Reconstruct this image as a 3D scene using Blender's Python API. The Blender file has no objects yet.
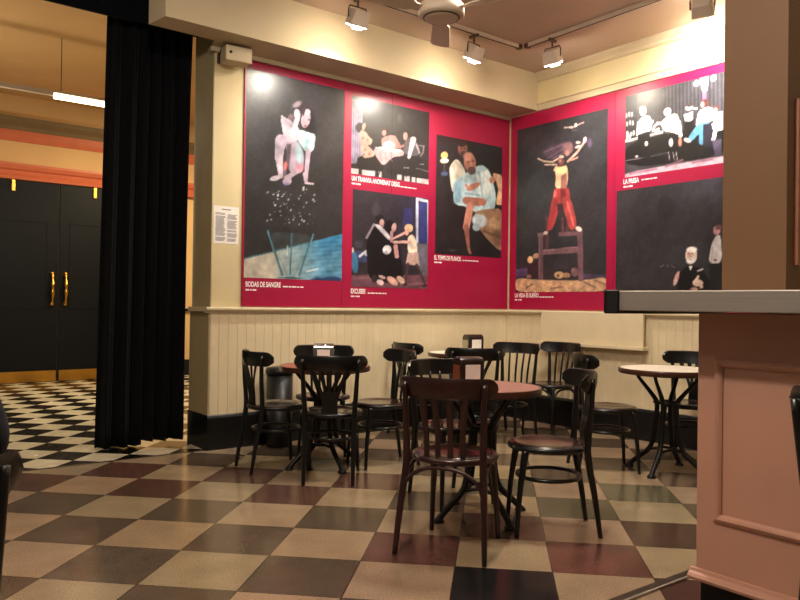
import bpy, bmesh, math, random
import numpy as np
from mathutils import Vector, Matrix
random.seed(7)
S = bpy.context.scene
COL = S.collection
PI = math.pi
R = math.radians

# ------------------------------------------------------------------ camera
H = 1.18
FPX, PITCH, ROLL = 734.6, .0063, .0137
cam = bpy.data.cameras.new('camera'); cam.sensor_width = 36; cam.lens = 36*FPX/800
co = bpy.data.objects.new('camera', cam); COL.objects.link(co)
co.matrix_world = (Matrix.Translation((0, 0, H)) @ Matrix.Rotation(PI/2+PITCH, 4, 'X')
                   @ Matrix.Rotation(ROLL, 4, 'Z'))
S.camera = co
S.view_settings.view_transform = 'Standard'
S.view_settings.look = 'None'
S.view_settings.exposure = 0.0

# wall frame: u runs along the poster wall, w out of it into the cafe
YAW = -.128
A0 = PI/4 + YAW
P0 = Vector((-1.512, 5.825, 0))
WD = Vector((math.cos(A0), math.sin(A0), 0))
ND = Vector((math.sin(A0), -math.cos(A0), 0))
def wp(u, w, z=0): return P0 + WD*u + ND*w + Vector((0, 0, z))
UC = 3.39            # u of the corner

# ------------------------------------------------------------------ materials
def srgb(c):
    return tuple(((x/255)/12.92 if x/255 <= .04045 else ((x/255+.055)/1.055)**2.4) for x in c)
def mat(name, rgb, rough=.5, metal=0, var=.12, scale=8, coat=0, bump=0, emis=None, estr=0, stretch=None, spec=.5, lin=False):
    m = bpy.data.materials.new(name); m.use_nodes = True
    nt = m.node_tree; b = nt.nodes['Principled BSDF']
    c = rgb if lin else srgb(rgb)
    tc = nt.nodes.new('ShaderNodeTexCoord'); n = nt.nodes.new('ShaderNodeTexNoise')
    n.inputs['Scale'].default_value = scale; n.inputs['Detail'].default_value = 4
    if stretch:
        mp = nt.nodes.new('ShaderNodeMapping'); mp.inputs['Scale'].default_value = stretch
        nt.links.new(tc.outputs['Object'], mp.inputs['Vector']); nt.links.new(mp.outputs['Vector'], n.inputs['Vector'])
    else: nt.links.new(tc.outputs['Object'], n.inputs['Vector'])
    r = nt.nodes.new('ShaderNodeValToRGB')
    r.color_ramp.elements[0].position = .3; r.color_ramp.elements[1].position = .7
    r.color_ramp.elements[0].color = tuple(x*(1-var) for x in c)+(1,)
    r.color_ramp.elements[1].color = tuple(min(1, x*(1+var)) for x in c)+(1,)
    nt.links.new(n.outputs['Fac'], r.inputs['Fac']); nt.links.new(r.outputs['Color'], b.inputs['Base Color'])
    b.inputs['Roughness'].default_value = rough; b.inputs['Metallic'].default_value = metal
    b.inputs['Coat Weight'].default_value = coat; b.inputs['Coat Roughness'].default_value = .15
    b.inputs['Specular IOR Level'].default_value = spec
    if bump:
        bp = nt.nodes.new('ShaderNodeBump'); bp.inputs['Strength'].default_value = bump; bp.inputs['Distance'].default_value = .01
        nt.links.new(n.outputs['Fac'], bp.inputs['Height']); nt.links.new(bp.outputs['Normal'], b.inputs['Normal'])
    if emis:
        b.inputs['Emission Color'].default_value = srgb(emis)+(1,); b.inputs['Emission Strength'].default_value = estr
    return m
M = {}
M['wall'] = mat('cream wall paint', (212, 194, 150), .6, var=.05, scale=3, bump=.05)
M['wall_end'] = mat('darker cream wall end', (178, 162, 122), .6, var=.06, scale=3)  # wall cream in a darker tone, used on the end face
M['wains'] = mat('cream boarding paint', (226, 208, 172), .45, var=.05, scale=5)
M['ceil'] = mat('ceiling paint', (186, 162, 142), .8, var=.04, scale=2)
M['beam'] = mat('beam paint', (196, 178, 147), .7, var=.04, scale=2)
M['blackbase'] = mat('black skirting paint', (16, 15, 15), .35, var=.2)
M['hallwall'] = mat('hall wall paint', (222, 180, 124), .7, var=.05, scale=2)
M['orange'] = mat('orange trim paint', (205, 106, 72), .45, var=.06)
M['taupe'] = mat('taupe cornice paint', (120, 98, 66), .6, var=.06)
M['doorblack'] = mat('black door paint', (6, 7, 12), .5, var=.2, spec=.2)
M['brass'] = mat('brass', (214, 160, 70), .28, 1, var=.15, scale=20)
M['kick'] = mat('brushed brass', (190, 140, 60), .4, .9, var=.25, scale=3)
M['curtain'] = mat('black velvet', (11, 12, 16), .95, var=.3, scale=30, spec=.15)
M['curtain'].node_tree.nodes['Principled BSDF'].inputs['Sheen Weight'].default_value = .03
M['valance'] = mat('navy black cloth', (10, 11, 18), .95, var=.2, spec=.15)
M['chair'] = mat('black lacquered wood', (8, 7, 7), .32, var=.3, scale=12, coat=.2, stretch=(1, 1, .2))
M['chairred'] = mat('dark red lacquered wood', (46, 17, 15), .3, var=.35, scale=12, coat=.4, stretch=(1, 1, .2))
M['seat'] = mat('dark brown lacquered seat', (44, 28, 22), .22, var=.3, scale=10, coat=.5)
M['iron'] = mat('black cast iron', (12, 11, 11), .45, .3, var=.3, scale=30)
M['toppink'] = mat('reddish brown table laminate', (160, 116, 106), .4, var=.10, scale=40, spec=.35)
M['topred'] = mat('red brown table laminate', (176, 96, 82), .4, var=.10, scale=40, spec=.35)
M['marble'] = mat('white marble', (236, 228, 212), .5, var=.06, scale=6, spec=.15)
M['rim'] = mat('brown table edge', (70, 38, 24), .3, var=.2, coat=.3)
M['chrome'] = mat('chrome', (200, 198, 195), .12, 1, var=.05)
M['paper'] = mat('white paper', (236, 228, 220), .8, var=.03)
M['holder'] = mat('dark brown plastic', (34, 22, 19), .25, var=.2, coat=.4)
M['woodside'] = mat('orange brown side', (120, 62, 36), .35, var=.2)
M['salmon'] = mat('salmon paint', (204, 154, 132), .5, var=.04, scale=3, bump=.05)
M['steel'] = mat('brushed steel', (176, 168, 160), .4, .6, var=.10, scale=6, stretch=(.3, 40, 40))
M['rubber'] = mat('black rubber', (14, 14, 14), .5, var=.2)
M['column'] = mat('tan column paint', (120, 87, 57), .6, var=.04, scale=3)
M['pinkwood'] = mat('pinkish wood', (165, 108, 84), .5, var=.1)
M['white'] = mat('white enamel', (206, 188, 168), .4, var=.04)
M['greymetal'] = mat('grey brown metal', (96, 78, 62), .4, .6, var=.15)
M['darkmetal'] = mat('dark metal', (60, 48, 38), .4, .7, var=.15)
M['lamp'] = mat('lit lamp glass', (255, 240, 215), .3, emis=(255, 240, 214), estr=230)
M['tube'] = mat('lit fluorescent tube', (255, 244, 222), .3, emis=(255, 226, 176), estr=7)
M['speaker'] = mat('beige plastic', (186, 168, 138), .5, var=.05)
M['hole'] = mat('dark hole', (18, 15, 14), .7)
M['pink'] = mat('crimson printed board', (162, 20, 62), .34, var=.05, scale=3, spec=.5)
M['text'] = mat('white lettering', (250, 236, 236), .5, var=.02)
M['ink'] = mat('grey ink', (128, 122, 130), .8, var=.2, scale=60)
M['navy'] = mat('navy knit', (18, 18, 30), .9, var=.3, scale=80)
M['jeans'] = mat('dark denim', (28, 32, 48), .85, var=.25, scale=60)
M['skin'] = mat('skin', (196, 140, 112), .5, var=.06)
M['hair'] = mat('dark brown hair', (28, 20, 16), .6, var=.4, scale=50, stretch=(8, 8, 1))
M['leather'] = mat('black shoe leather', (14, 13, 13), .35, var=.2)
M['binblack'] = mat('black plastic bin', (13, 12, 12), .4, var=.2)
M['stripmetal'] = mat('dark floor strip metal', (86, 76, 66), .35, .8, var=.2, scale=15)

def attr_mat(name, attr, rough=.4, spec=.5):
    m = bpy.data.materials.new(name); m.use_nodes = True
    nt = m.node_tree; b = nt.nodes['Principled BSDF']
    a = nt.nodes.new('ShaderNodeAttribute'); a.attribute_name = attr
    nt.links.new(a.outputs['Color'], b.inputs['Base Color'])
    b.inputs['Roughness'].default_value = rough; b.inputs['Specular IOR Level'].default_value = spec
    return m
M['photo'] = attr_mat('printed photograph', 'Col', .29, .5)

# checkered floors: colour per tile from an attribute, speckle and joints from nodes
def tile_mat(name, rough, speck, joint=.012, jcol=(62, 52, 42)):
    m = attr_mat(name, 'Col', rough, .5)
    nt = m.node_tree; b = nt.nodes['Principled BSDF']; L = nt.links.new
    a = [n for n in nt.nodes if n.type == 'ATTRIBUTE'][0]
    tc = nt.nodes.new('ShaderNodeTexCoord')
    no = nt.nodes.new('ShaderNodeTexNoise'); no.inputs['Scale'].default_value = 55; no.inputs['Detail'].default_value = 3
    no2 = nt.nodes.new('ShaderNodeTexNoise'); no2.inputs['Scale'].default_value = 2.2; no2.inputs['Detail'].default_value = 4
    L(tc.outputs['Object'], no.inputs['Vector']); L(tc.outputs['Object'], no2.inputs['Vector'])
    def mix(c1, c2, fac, mode):
        x = nt.nodes.new('ShaderNodeMix'); x.data_type = 'RGBA'; x.blend_type = mode
        x.inputs[0].default_value = fac; L(c1, x.inputs[6]); L(c2, x.inputs[7]); return x
    r1 = nt.nodes.new('ShaderNodeValToRGB'); r1.color_ramp.elements[0].position = .35; r1.color_ramp.elements[1].position = .68
    r1.color_ramp.elements[0].color = (1-speck,)*3+(1,); r1.color_ramp.elements[1].color = (1+speck*.6,)*3+(1,)
    r2 = nt.nodes.new('ShaderNodeValToRGB'); r2.color_ramp.elements[0].position = .3; r2.color_ramp.elements[1].position = .7
    r2.color_ramp.elements[0].color = (.86, .84, .82, 1); r2.color_ramp.elements[1].color = (1.08, 1.07, 1.05, 1)
    L(no.outputs['Fac'], r1.inputs['Fac']); L(no2.outputs['Fac'], r2.inputs['Fac'])
    x1 = mix(a.outputs['Color'], r1.outputs['Color'], 1, 'MULTIPLY')
    x2 = mix(x1.outputs[2], r2.outputs['Color'], 1, 'MULTIPLY')
    # joints
    sep = nt.nodes.new('ShaderNodeSeparateXYZ'); L(tc.outputs['Object'], sep.inputs[0])
    ds = []
    for k in (0, 1):
        f = nt.nodes.new('ShaderNodeMath'); f.operation = 'PINGPONG'; f.inputs[1].default_value = .5; L(sep.outputs[k], f.inputs[0]); ds.append(f)
    mn = nt.nodes.new('ShaderNodeMath'); mn.operation = 'MINIMUM'; L(ds[0].outputs[0], mn.inputs[0]); L(ds[1].outputs[0], mn.inputs[1])
    lt = nt.nodes.new('ShaderNodeMath'); lt.operation = 'LESS_THAN'; lt.inputs[1].default_value = joint; L(mn.outputs[0], lt.inputs[0])
    x3 = nt.nodes.new('ShaderNodeMix'); x3.data_type = 'RGBA'
    L(lt.outputs[0], x3.inputs[0]); L(x2.outputs[2], x3.inputs[6]); x3.inputs[7].default_value = srgb(jcol)+(1,)
    L(x3.outputs[2], b.inputs['Base Color'])
    rr = nt.nodes.new('ShaderNodeMapRange'); rr.inputs[3].default_value = rough-.05; rr.inputs[4].default_value = rough+.1
    L(no2.outputs['Fac'], rr.inputs[0]); L(rr.outputs[0], b.inputs['Roughness'])
    return m
M['tiles'] = tile_mat('terrazzo tiles', .17, .22, .007)
M['halltiles'] = tile_mat('black and white tiles', .22, .06, .006, (40, 36, 30))

# ------------------------------------------------------------------ mesh helpers
def obj(name, bm, m, parent=None, smooth=False, kind=None):
    me = bpy.data.meshes.new(name)
    bmesh.ops.recalc_face_normals(bm, faces=bm.faces[:])
    bm.to_mesh(me); bm.free()
    me.materials.append(M[m] if isinstance(m, str) else m)
    if smooth:
        for p in me.polygons: p.use_smooth = True
    o = bpy.data.objects.new(name, me); COL.objects.link(o)
    if parent: o.parent = parent
    if kind: o['kind'] = kind
    return o
def sharpen(o, deg=40):
    me = o.data
    for p in me.polygons: p.use_smooth = True
    me.set_sharp_from_angle(angle=R(deg)); return o
def bev(o, w=.004, seg=2):
    md = o.modifiers.new('bevel', 'BEVEL'); md.width = w; md.segments = seg; md.limit_method = 'ANGLE'; return o
def thing(name, label, cat, loc=(0, 0, 0), rz=0, group=None):
    o = bpy.data.objects.new(name, None); COL.objects.link(o)
    o.location = loc; o.rotation_euler = (0, 0, rz); o.empty_display_size = .1
    o['label'] = label; o['category'] = cat
    if group: o['group'] = group
    return o
def tag(o, label, cat, group=None):
    o['label'] = label; o['category'] = cat
    if group: o['group'] = group
    return o
def box(bm, x0, x1, y0, y1, z0, z1, M4=None):
    v = [bm.verts.new((x, y, z)) for x in (x0, x1) for y in (y0, y1) for z in (z0, z1)]
    for f in ((0, 1, 3, 2), (4, 6, 7, 5), (0, 4, 5, 1), (2, 3, 7, 6), (0, 2, 6, 4), (1, 5, 7, 3)):
        bm.faces.new([v[i] for i in f])
    if M4: bmesh.ops.transform(bm, matrix=M4, verts=v)
    return v
def bbox(*a): bm = bmesh.new(); box(bm, *a); return bm
def spline(pts, n=6):
    P = [Vector(p) for p in pts]; out = []
    for i in range(len(P)-1):
        p0 = P[i-1] if i else P[0]*2-P[1]; p1, p2 = P[i], P[i+1]; p3 = P[i+2] if i+2 < len(P) else P[-1]*2-P[-2]
        for k in range(n):
            t = k/n
            out.append(.5*((2*p1)+(p2-p0)*t+(2*p0-5*p1+4*p2-p3)*t*t+(3*p1-p0-3*p2+p3)*t**3))
    out.append(P[-1]); return out
def tube(bm, pts, r, seg=10, flat=1, ref=(0, 0, 1), cap=True, closed=False):
    P = [Vector(p) for p in pts]; n = len(P); rings = []
    rr = r if isinstance(r, (list, tuple)) else [r]*n
    if len(rr) != n:
        rr = [rr[0]+(rr[-1]-rr[0])*i/(n-1) for i in range(n)] if len(rr) == 2 else \
             [float(np.interp(i/(n-1)*(len(rr)-1), range(len(rr)), rr)) for i in range(n)]
    ref = Vector(ref)
    for i in range(n):
        if closed: t = P[(i+1) % n]-P[i-1]
        else: t = P[min(i+1, n-1)]-P[max(i-1, 0)]
        t.normalize()
        a = ref - t*ref.dot(t)
        if a.length < 1e-4: a = Vector((1, 0, 0))-t*t.x
        if a.length < 1e-4: a = Vector((0, 1, 0))-t*t.y
        a.normalize(); b = t.cross(a)
        rings.append([bm.verts.new(P[i]+a*(rr[i]*math.cos(k*2*PI/seg))+b*(rr[i]*flat*math.sin(k*2*PI/seg))) for k in range(seg)])
    m = n if closed else n-1
    for i in range(m):
        A, B = rings[i], rings[(i+1) % n]
        for k in range(seg): bm.faces.new((A[k], A[(k+1) % seg], B[(k+1) % seg], B[k]))
    if cap and not closed: bm.faces.new(rings[0][::-1]); bm.faces.new(rings[-1])
def tb(*a, **k): bm = bmesh.new(); tube(bm, *a, **k); return bm
def lathe(bm, prof, seg=32, c=(0, 0, 0)):
    rings = []
    for r, z in prof:
        if r < 1e-5: rings.append([bm.verts.new((c[0], c[1], c[2]+z))])
        else: rings.append([bm.verts.new((c[0]+r*math.cos(k*2*PI/seg), c[1]+r*math.sin(k*2*PI/seg), c[2]+z)) for k in range(seg)])
    for A, B in zip(rings, rings[1:]):
        for k in range(seg):
            q = [A[k % len(A)], A[(k+1) % len(A)], B[(k+1) % len(B)], B[k % len(B)]]
            q2 = []
            for v in q:
                if v not in q2: q2.append(v)
            if len(q2) > 2: bm.faces.new(q2)
def lt(prof, seg=32, c=(0, 0, 0)): bm = bmesh.new(); lathe(bm, prof, seg, c); return bm
def prism(bm, poly, z0, z1):           # polygon in xy pulled up z
    a = [bm.verts.new((x, y, z0)) for x, y in poly]; b = [bm.verts.new((x, y, z1)) for x, y in poly]
    n = len(poly); bm.faces.new(a[::-1]); bm.faces.new(b)
    for i in range(n): bm.faces.new((a[i], a[(i+1) % n], b[(i+1) % n], b[i]))
def extr_u(bm, prof, u0, u1):          # profile in (y,z) swept along x
    a = [bm.verts.new((u0, y, z)) for y, z in prof]; b = [bm.verts.new((u1, y, z)) for y, z in prof]
    n = len(prof); bm.faces.new(a); bm.faces.new(b[::-1])
    for i in range(n): bm.faces.new((a[i], b[i], b[(i+1) % n], a[(i+1) % n]))
def wallobj(name, bm, m, kind='structure', parent=None):   # mesh in wall coordinates x=u, y=-w
    o = obj(name, bm, m, parent, kind=kind)
    if not parent: o.location = P0; o.rotation_euler = (0, 0, A0)
    return o
def copy_tree(o, parent=None):
    c = o.copy(); COL.objects.link(c)
    if parent: c.parent = parent
    for ch in list(o.children): copy_tree(ch, c)
    return c

# ------------------------------------------------------------------ floors
T = H/2.7232
O = Vector((-3.3558*T, 8.1925*T, 0))
def floor_grid(name, m, clip, i0, i1, j0, j1, colf):
    bm = bmesh.new(); cl = bm.loops.layers.float_color.new('Col')
    for i in range(i0, i1):
        for j in range(j0, j1):
            f = bm.faces.new([bm.verts.new((i+a, j+b, 0)) for a, b in ((0, 0), (1, 0), (1, 1), (0, 1))])
            c = srgb(colf(i, j))+(1,)
            for l in f.loops: l[cl] = c
    for no, pt in clip:
        g = bm.verts[:]+bm.edges[:]+bm.faces[:]
        bmesh.ops.bisect_plane(bm, geom=g, plane_co=pt, plane_no=no, clear_outer=True)
    me = bpy.data.meshes.new(name); bm.to_mesh(me); bm.free(); me.materials.append(M[m])
    o = bpy.data.objects.new(name, me); COL.objects.link(o); o['kind'] = 'structure'; return o
special = {(4, -1): (26, 26, 28), (3, 0): (86, 58, 52), (5, 0): (90, 58, 52), (1, 2): (84, 60, 52), (-1, 2): (82, 60, 51), (-2, 3): (84, 60, 51),
           (6, 1): (72, 54, 46), (5, 2): (84, 78, 62), (6, 3): (84, 80, 64), (4, 1): (86, 72, 60), (4, 3): (84, 78, 64), (6, -1): (66, 46, 40), (0, 3): (84, 60, 51), (2, 3): (84, 60, 51), (-3, 2): (84, 62, 53)}
def cafe_col(i, j):
    rnd = random.Random(i*131+j*977)
    if (i+j) % 2 == 0:
        c = rnd.choice([(166, 145, 118), (169, 147, 120), (167, 144, 118), (163, 143, 117)])
        return tuple(min(255, x+rnd.randint(-3, 3)) for x in c)
    if (i, j) in special: return tuple(x*(1.15 if (i, j) != (4, -1) else 1.1) for x in special[(i, j)])
    return rnd.choice([(96, 82, 68), (93, 79, 66), (97, 81, 68), (99, 80, 67)])
def to_tile(p):
    q = Matrix.Rotation(-YAW, 3, 'Z') @ (Vector(p)-O); return q/T
def to_tile_dir(d): return Matrix.Rotation(-YAW, 3, 'Z') @ Vector(d)
THR = -.035
fl = floor_grid('floor', 'tiles', [(to_tile_dir(-ND), to_tile(wp(0, THR)))], -12, 18, -24, 16, cafe_col)
fl.location = O; fl.rotation_euler = (0, 0, YAW); fl.scale = (T, T, 1)
T2 = T*2/3
bwo = Vector((-3.178, 6.098, 0))
def to_t2(p): return (Matrix.Rotation(-YAW, 3, 'Z') @ (Vector(p)-bwo))/T2
def bw(i, j):
    k = random.Random(i*7+j*13).randint(-8, 8)
    return (20+k/3, 18+k/3, 18+k/3) if (i+j) % 2 == 0 else (212+k, 200+k, 172+k)
fh = floor_grid('floor', 'halltiles', [(to_tile_dir(ND), to_t2(wp(0, THR))), (to_tile_dir(-ND), to_t2(wp(0, -6))),
                                       (to_tile_dir(-WD), to_t2(wp(-6, 0))), (to_tile_dir(WD), to_t2(wp(5, 0)))], -26, 40, -40, 44, bw)
fh.location = bwo; fh.rotation_euler = (0, 0, YAW); fh.scale = (T2, T2, 1)
wallobj('trim_1', bbox(-4, -.01, .028, .045, 0, .004), 'stripmetal')

# ------------------------------------------------------------------ cafe shell (x = u, y = -w)
ZC = 3.588
wallobj('wall_left', bbox(.03, UC+.25, .03, .41, 0, ZC), 'wall')
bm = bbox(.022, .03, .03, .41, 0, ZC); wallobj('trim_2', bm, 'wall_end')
wallobj('wall_right', bbox(UC, UC+.25, -7, .03, 0, ZC), 'wall')
# boarding with v grooves
def boarding(x0, x1, z0, z1, pitch=.08, d=.012, g=.005):
    prof = [(x0, 0)]; x = x0
    while x < x1-1e-6:
        e = min(x+pitch, x1)
        prof += [(x+1e-4, d-g), (x+g, d), (e-g, d), (e-1e-4, d-g)]; x = e
    prof.append((x1, 0))
    bm = bmesh.new(); prism(bm, [(a, -b) for a, b in prof], z0, z1); return bm
b = boarding(.012, UC-.012, .02, 1.10); bmesh.ops.translate(b, vec=(0, .03, 0), verts=b.verts); wallobj('trim_3', b, 'wains')
b = boarding(0, 6.9, .02, 1.10); bmesh.ops.rotate(b, matrix=Matrix.Rotation(-PI/2, 3, 'Z'), verts=b.verts)
bmesh.ops.translate(b, vec=(UC, .02, 0), verts=b.verts); wallobj('trim_4', b, 'wains')
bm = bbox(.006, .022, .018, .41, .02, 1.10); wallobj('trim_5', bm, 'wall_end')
# ledge: nosed shelf moulding
led = [(.03, 1.095), (.008, 1.095), (.004, 1.105), (-.012, 1.112), (-.022, 1.118), (-.024, 1.132), (-.018, 1.14), (.03, 1.14)]
bm = bmesh.new(); extr_u(bm, led, -.03, UC-.02); box(bm, -.03, .022, .03, .36, 1.105, 1.14); wallobj('trim_6', bm, 'wains')
bm = bmesh.new(); extr_u(bm, led, 0, 6.9); bmesh.ops.rotate(bm, matrix=Matrix.Rotation(-PI/2, 3, 'Z'), verts=bm.verts)
bmesh.ops.translate(bm, vec=(UC-.03, .012, 0), verts=bm.verts); wallobj('trim_7', bm, 'wains')
# skirting
sk = [(.03, 0), (0, 0), (0, .255), (.006, .27), (.012, .278), (.03, .278)]
bm = bmesh.new(); extr_u(bm, sk, 0, UC-.03); box(bm, 0, .022, .03, .415, 0, .278); wallobj('baseboard_left', bm, 'blackbase')
bm = bmesh.new(); extr_u(bm, sk, 0, 6.9); bmesh.ops.rotate(bm, matrix=Matrix.Rotation(-PI/2, 3, 'Z'), verts=bm.verts)
bmesh.ops.translate(bm, vec=(UC-.03, 0, 0), verts=bm.verts); wallobj('baseboard_right', bm, 'blackbase')
# ceiling, beam, cornice
wallobj('ceiling', bbox(-5.5, UC+.25, -7.5, .03, ZC, ZC+.1), 'ceil')
bm = bmesh.new(); prism(bm, [(-.52, -.375), (UC, -.375), (UC, .03), (0, .03), (-.05, -.14), (-.56, -.14)], 3.21, ZC); wallobj('trim_8', bm, 'beam')
wallobj('trim_9', bbox(-.02, UC, -.012, .03, 3.175, 3.21), 'beam')
cor = [(0, 3.2), (-.02, 3.2), (-.02, 3.235), (-.012, 3.24), (-.012, 3.262), (-.025, 3.268), (-.025, 3.275), (0, 3.285)]
bm = bmesh.new(); extr_u(bm, cor, .375, 6.9)
extr_u(bm, [(0, 3.5), (-.02, 3.505), (-.03, 3.52), (-.03, 3.535), (-.06, 3.56), (-.06, ZC), (0, ZC)], .375, 6.9)
bmesh.ops.rotate(bm, matrix=Matrix.Rotation(-PI/2, 3, 'Z'), verts=bm.verts)
bmesh.ops.translate(bm, vec=(UC, 0, 0), verts=bm.verts); wallobj('trim_10', bm, 'beam')
# pelmet over the opening
wallobj('trim_11', bbox(-5, .02, .33, .36, 3.385, 4.2), 'valance')
wallobj('trim_12', bbox(-5, .02, .02, .33, 3.62, 4.2), 'valance')
wallobj('trim_13', bbox(-5.0, -.565, -.1, .02, ZC, 4.2), 'valance')

# ------------------------------------------------------------------ hall behind
hw = 5.9
bm = bmesh.new(); box(bm, -6, 5, hw+.05, hw+.25, 0, 4.2); wallobj('wall_back', bm, 'hallwall')
wallobj('ceiling', bbox(-6, 5, .47, hw+.2, 4.05, 4.15), 'hallwall')
bm = bmesh.new(); extr_u(bm, [(hw+.05, 3.55), (hw-.02, 3.55), (hw-.04, 3.6), (hw-.1, 3.66), (hw-.12, 3.72), (hw+.05, 3.72)], -6, 5); wallobj('trim_14', bm, 'taupe')
bm = bmesh.new(); extr_u(bm, [(hw+.05, 3.40), (hw+.03, 3.40), (hw+.01, 3.46), (hw-.01, 3.55), (hw+.05, 3.55)], -6, 5); wallobj('trim_15', bm, 'orange')
bm = bmesh.new(); extr_u(bm, [(hw+.05, 2.86), (hw-.04, 2.86), (hw-.05, 2.90), (hw-.02, 2.94), (hw-.03, 2.98), (hw-.06, 3.0), (hw-.08, 3.05), (hw-.08, 3.08), (hw+.05, 3.08)], -6, 5); wallobj('trim_16', bm, 'orange')
wallobj('baseboard_back', bbox(1.14, 5, hw+.02, hw+.05, 0, .25), 'blackbase')
wallobj('trim_17', bbox(1.14, 5, hw, hw+.05, 1.03, 1.07), 'doorblack')
wallobj('trim_18', bbox(-6, -.78, hw+.0, hw+.05, 0, 2.86), 'doorblack')
def door(name, x0, x1, side):
    bm = bbox(x0+.006, x1-.006, hw, hw+.045, .01, 2.85)
    o = wallobj(name, bm, 'doorblack')
    bm = bmesh.new(); w = x1-x0
    for (a, c, z0, z1) in ((.15, .85, 1.05, 2.3),):
        xa, xb = x0+w*a, x0+w*c
        for q in ((xa, xb, z0, z0+.02), (xa, xb, z1-.02, z1), (xa, xa+.02, z0, z1), (xb-.02, xb, z0, z1)):
            box(bm, q[0], q[1], hw-.008, hw, q[2], q[3])
    obj('moulding', bm, 'doorblack', o)
    obj('kick_plate', bbox(x0+.02, x1-.02, hw-.006, hw, .012, .165), 'kick', o)
    xh = x1-.09 if side > 0 else x0+.09
    pts = spline([(xh, hw, 1.56), (xh, hw-.04, 1.53), (xh, hw-.065, 1.42), (xh, hw-.07, 1.34), (xh, hw-.065, 1.26), (xh, hw-.04, 1.15), (xh, hw, 1.12)], 6)
    h = obj('handle', tb(pts, [.012, .022, .016, .03, .022, .03, .016, .022, .012], 10, ref=(1, 0, 0)), 'brass', o, True)
    bm = bmesh.new()
    for z in (1.56, 1.12): lathe(bm, [(0, -.03), (.03, -.02), (.035, 0), (.03, .02), (0, .03)], 12, (xh, hw-.012, z))
    obj('rosette', bm, 'brass', h, True)
    xl = x0+.39 if side > 0 else x1-.44
    obj('bolt', bbox(xl-.02, xl+.02, hw-.03, hw, 2.70, 2.85), 'brass', o)
    return o
door('door_1', -.78, .22, 1); door('door_2', .22, 1.14, -1)

# curtain
bm = bmesh.new(); nx, nz = 150, 14; rows = []
rc = random.Random(3); ph = [rc.uniform(0, 6) for _ in range(5)]
for k in range(nz+1):
    t = k/nz; row = []
    for i in range(nx+1):
        s = i/nx
        x0, x1 = -.70+.045*t, -.025+.035*t**3
        fold = .045*math.sin(s*2*PI*6.2+.9*math.sin(s*9+ph[0])+.3*t)+.012*math.sin(s*2*PI*15+ph[1])
        z = 3.60*t + (1-t)*(.006+.035*min(1,max(0,(s-.42)*9)))
        row.append(bm.verts.new((x0+(x1-x0)*s, (.535-.125*s)+fold*(.75+.35*(1-t)), z)))
    rows.append(row)
for k in range(nz):
    for i in range(nx): bm.faces.new((rows[k][i], rows[k][i+1], rows[k+1][i+1], rows[k+1][i]))
cu = obj('curtain', bm, 'curtain', None, True); cu.location = P0; cu.rotation_euler = (0, 0, A0)
cu.modifiers.new('t', 'SOLIDIFY').thickness = .006
tag(cu, 'floor length black velvet curtain hanging in folds beside the doorway', 'curtain')

# hall fluorescent tube
lp = thing('fluorescent_lamp', 'long lit fluorescent tube lamp hung from the hall ceiling', 'lamp', wp(0, -3.1, 3.40), A0)
obj('casing', bbox(-2.0, -.50, -.03, .03, 0, .05), 'white', lp)
obj('tube', tb([(-.49, 0, .0), (.3, 0, .0)], .032, 12, ref=(0, 1, 0)), 'tube', lp, True)
obj('casing', bbox(-.50, .32, -.03, .03, .03, .06), 'white', lp)
for x in (-.42, -1.7): obj('wire', tb([(x, 0, .05), (x, 0, .648)], .004, 6), 'darkmetal', lp)

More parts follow.
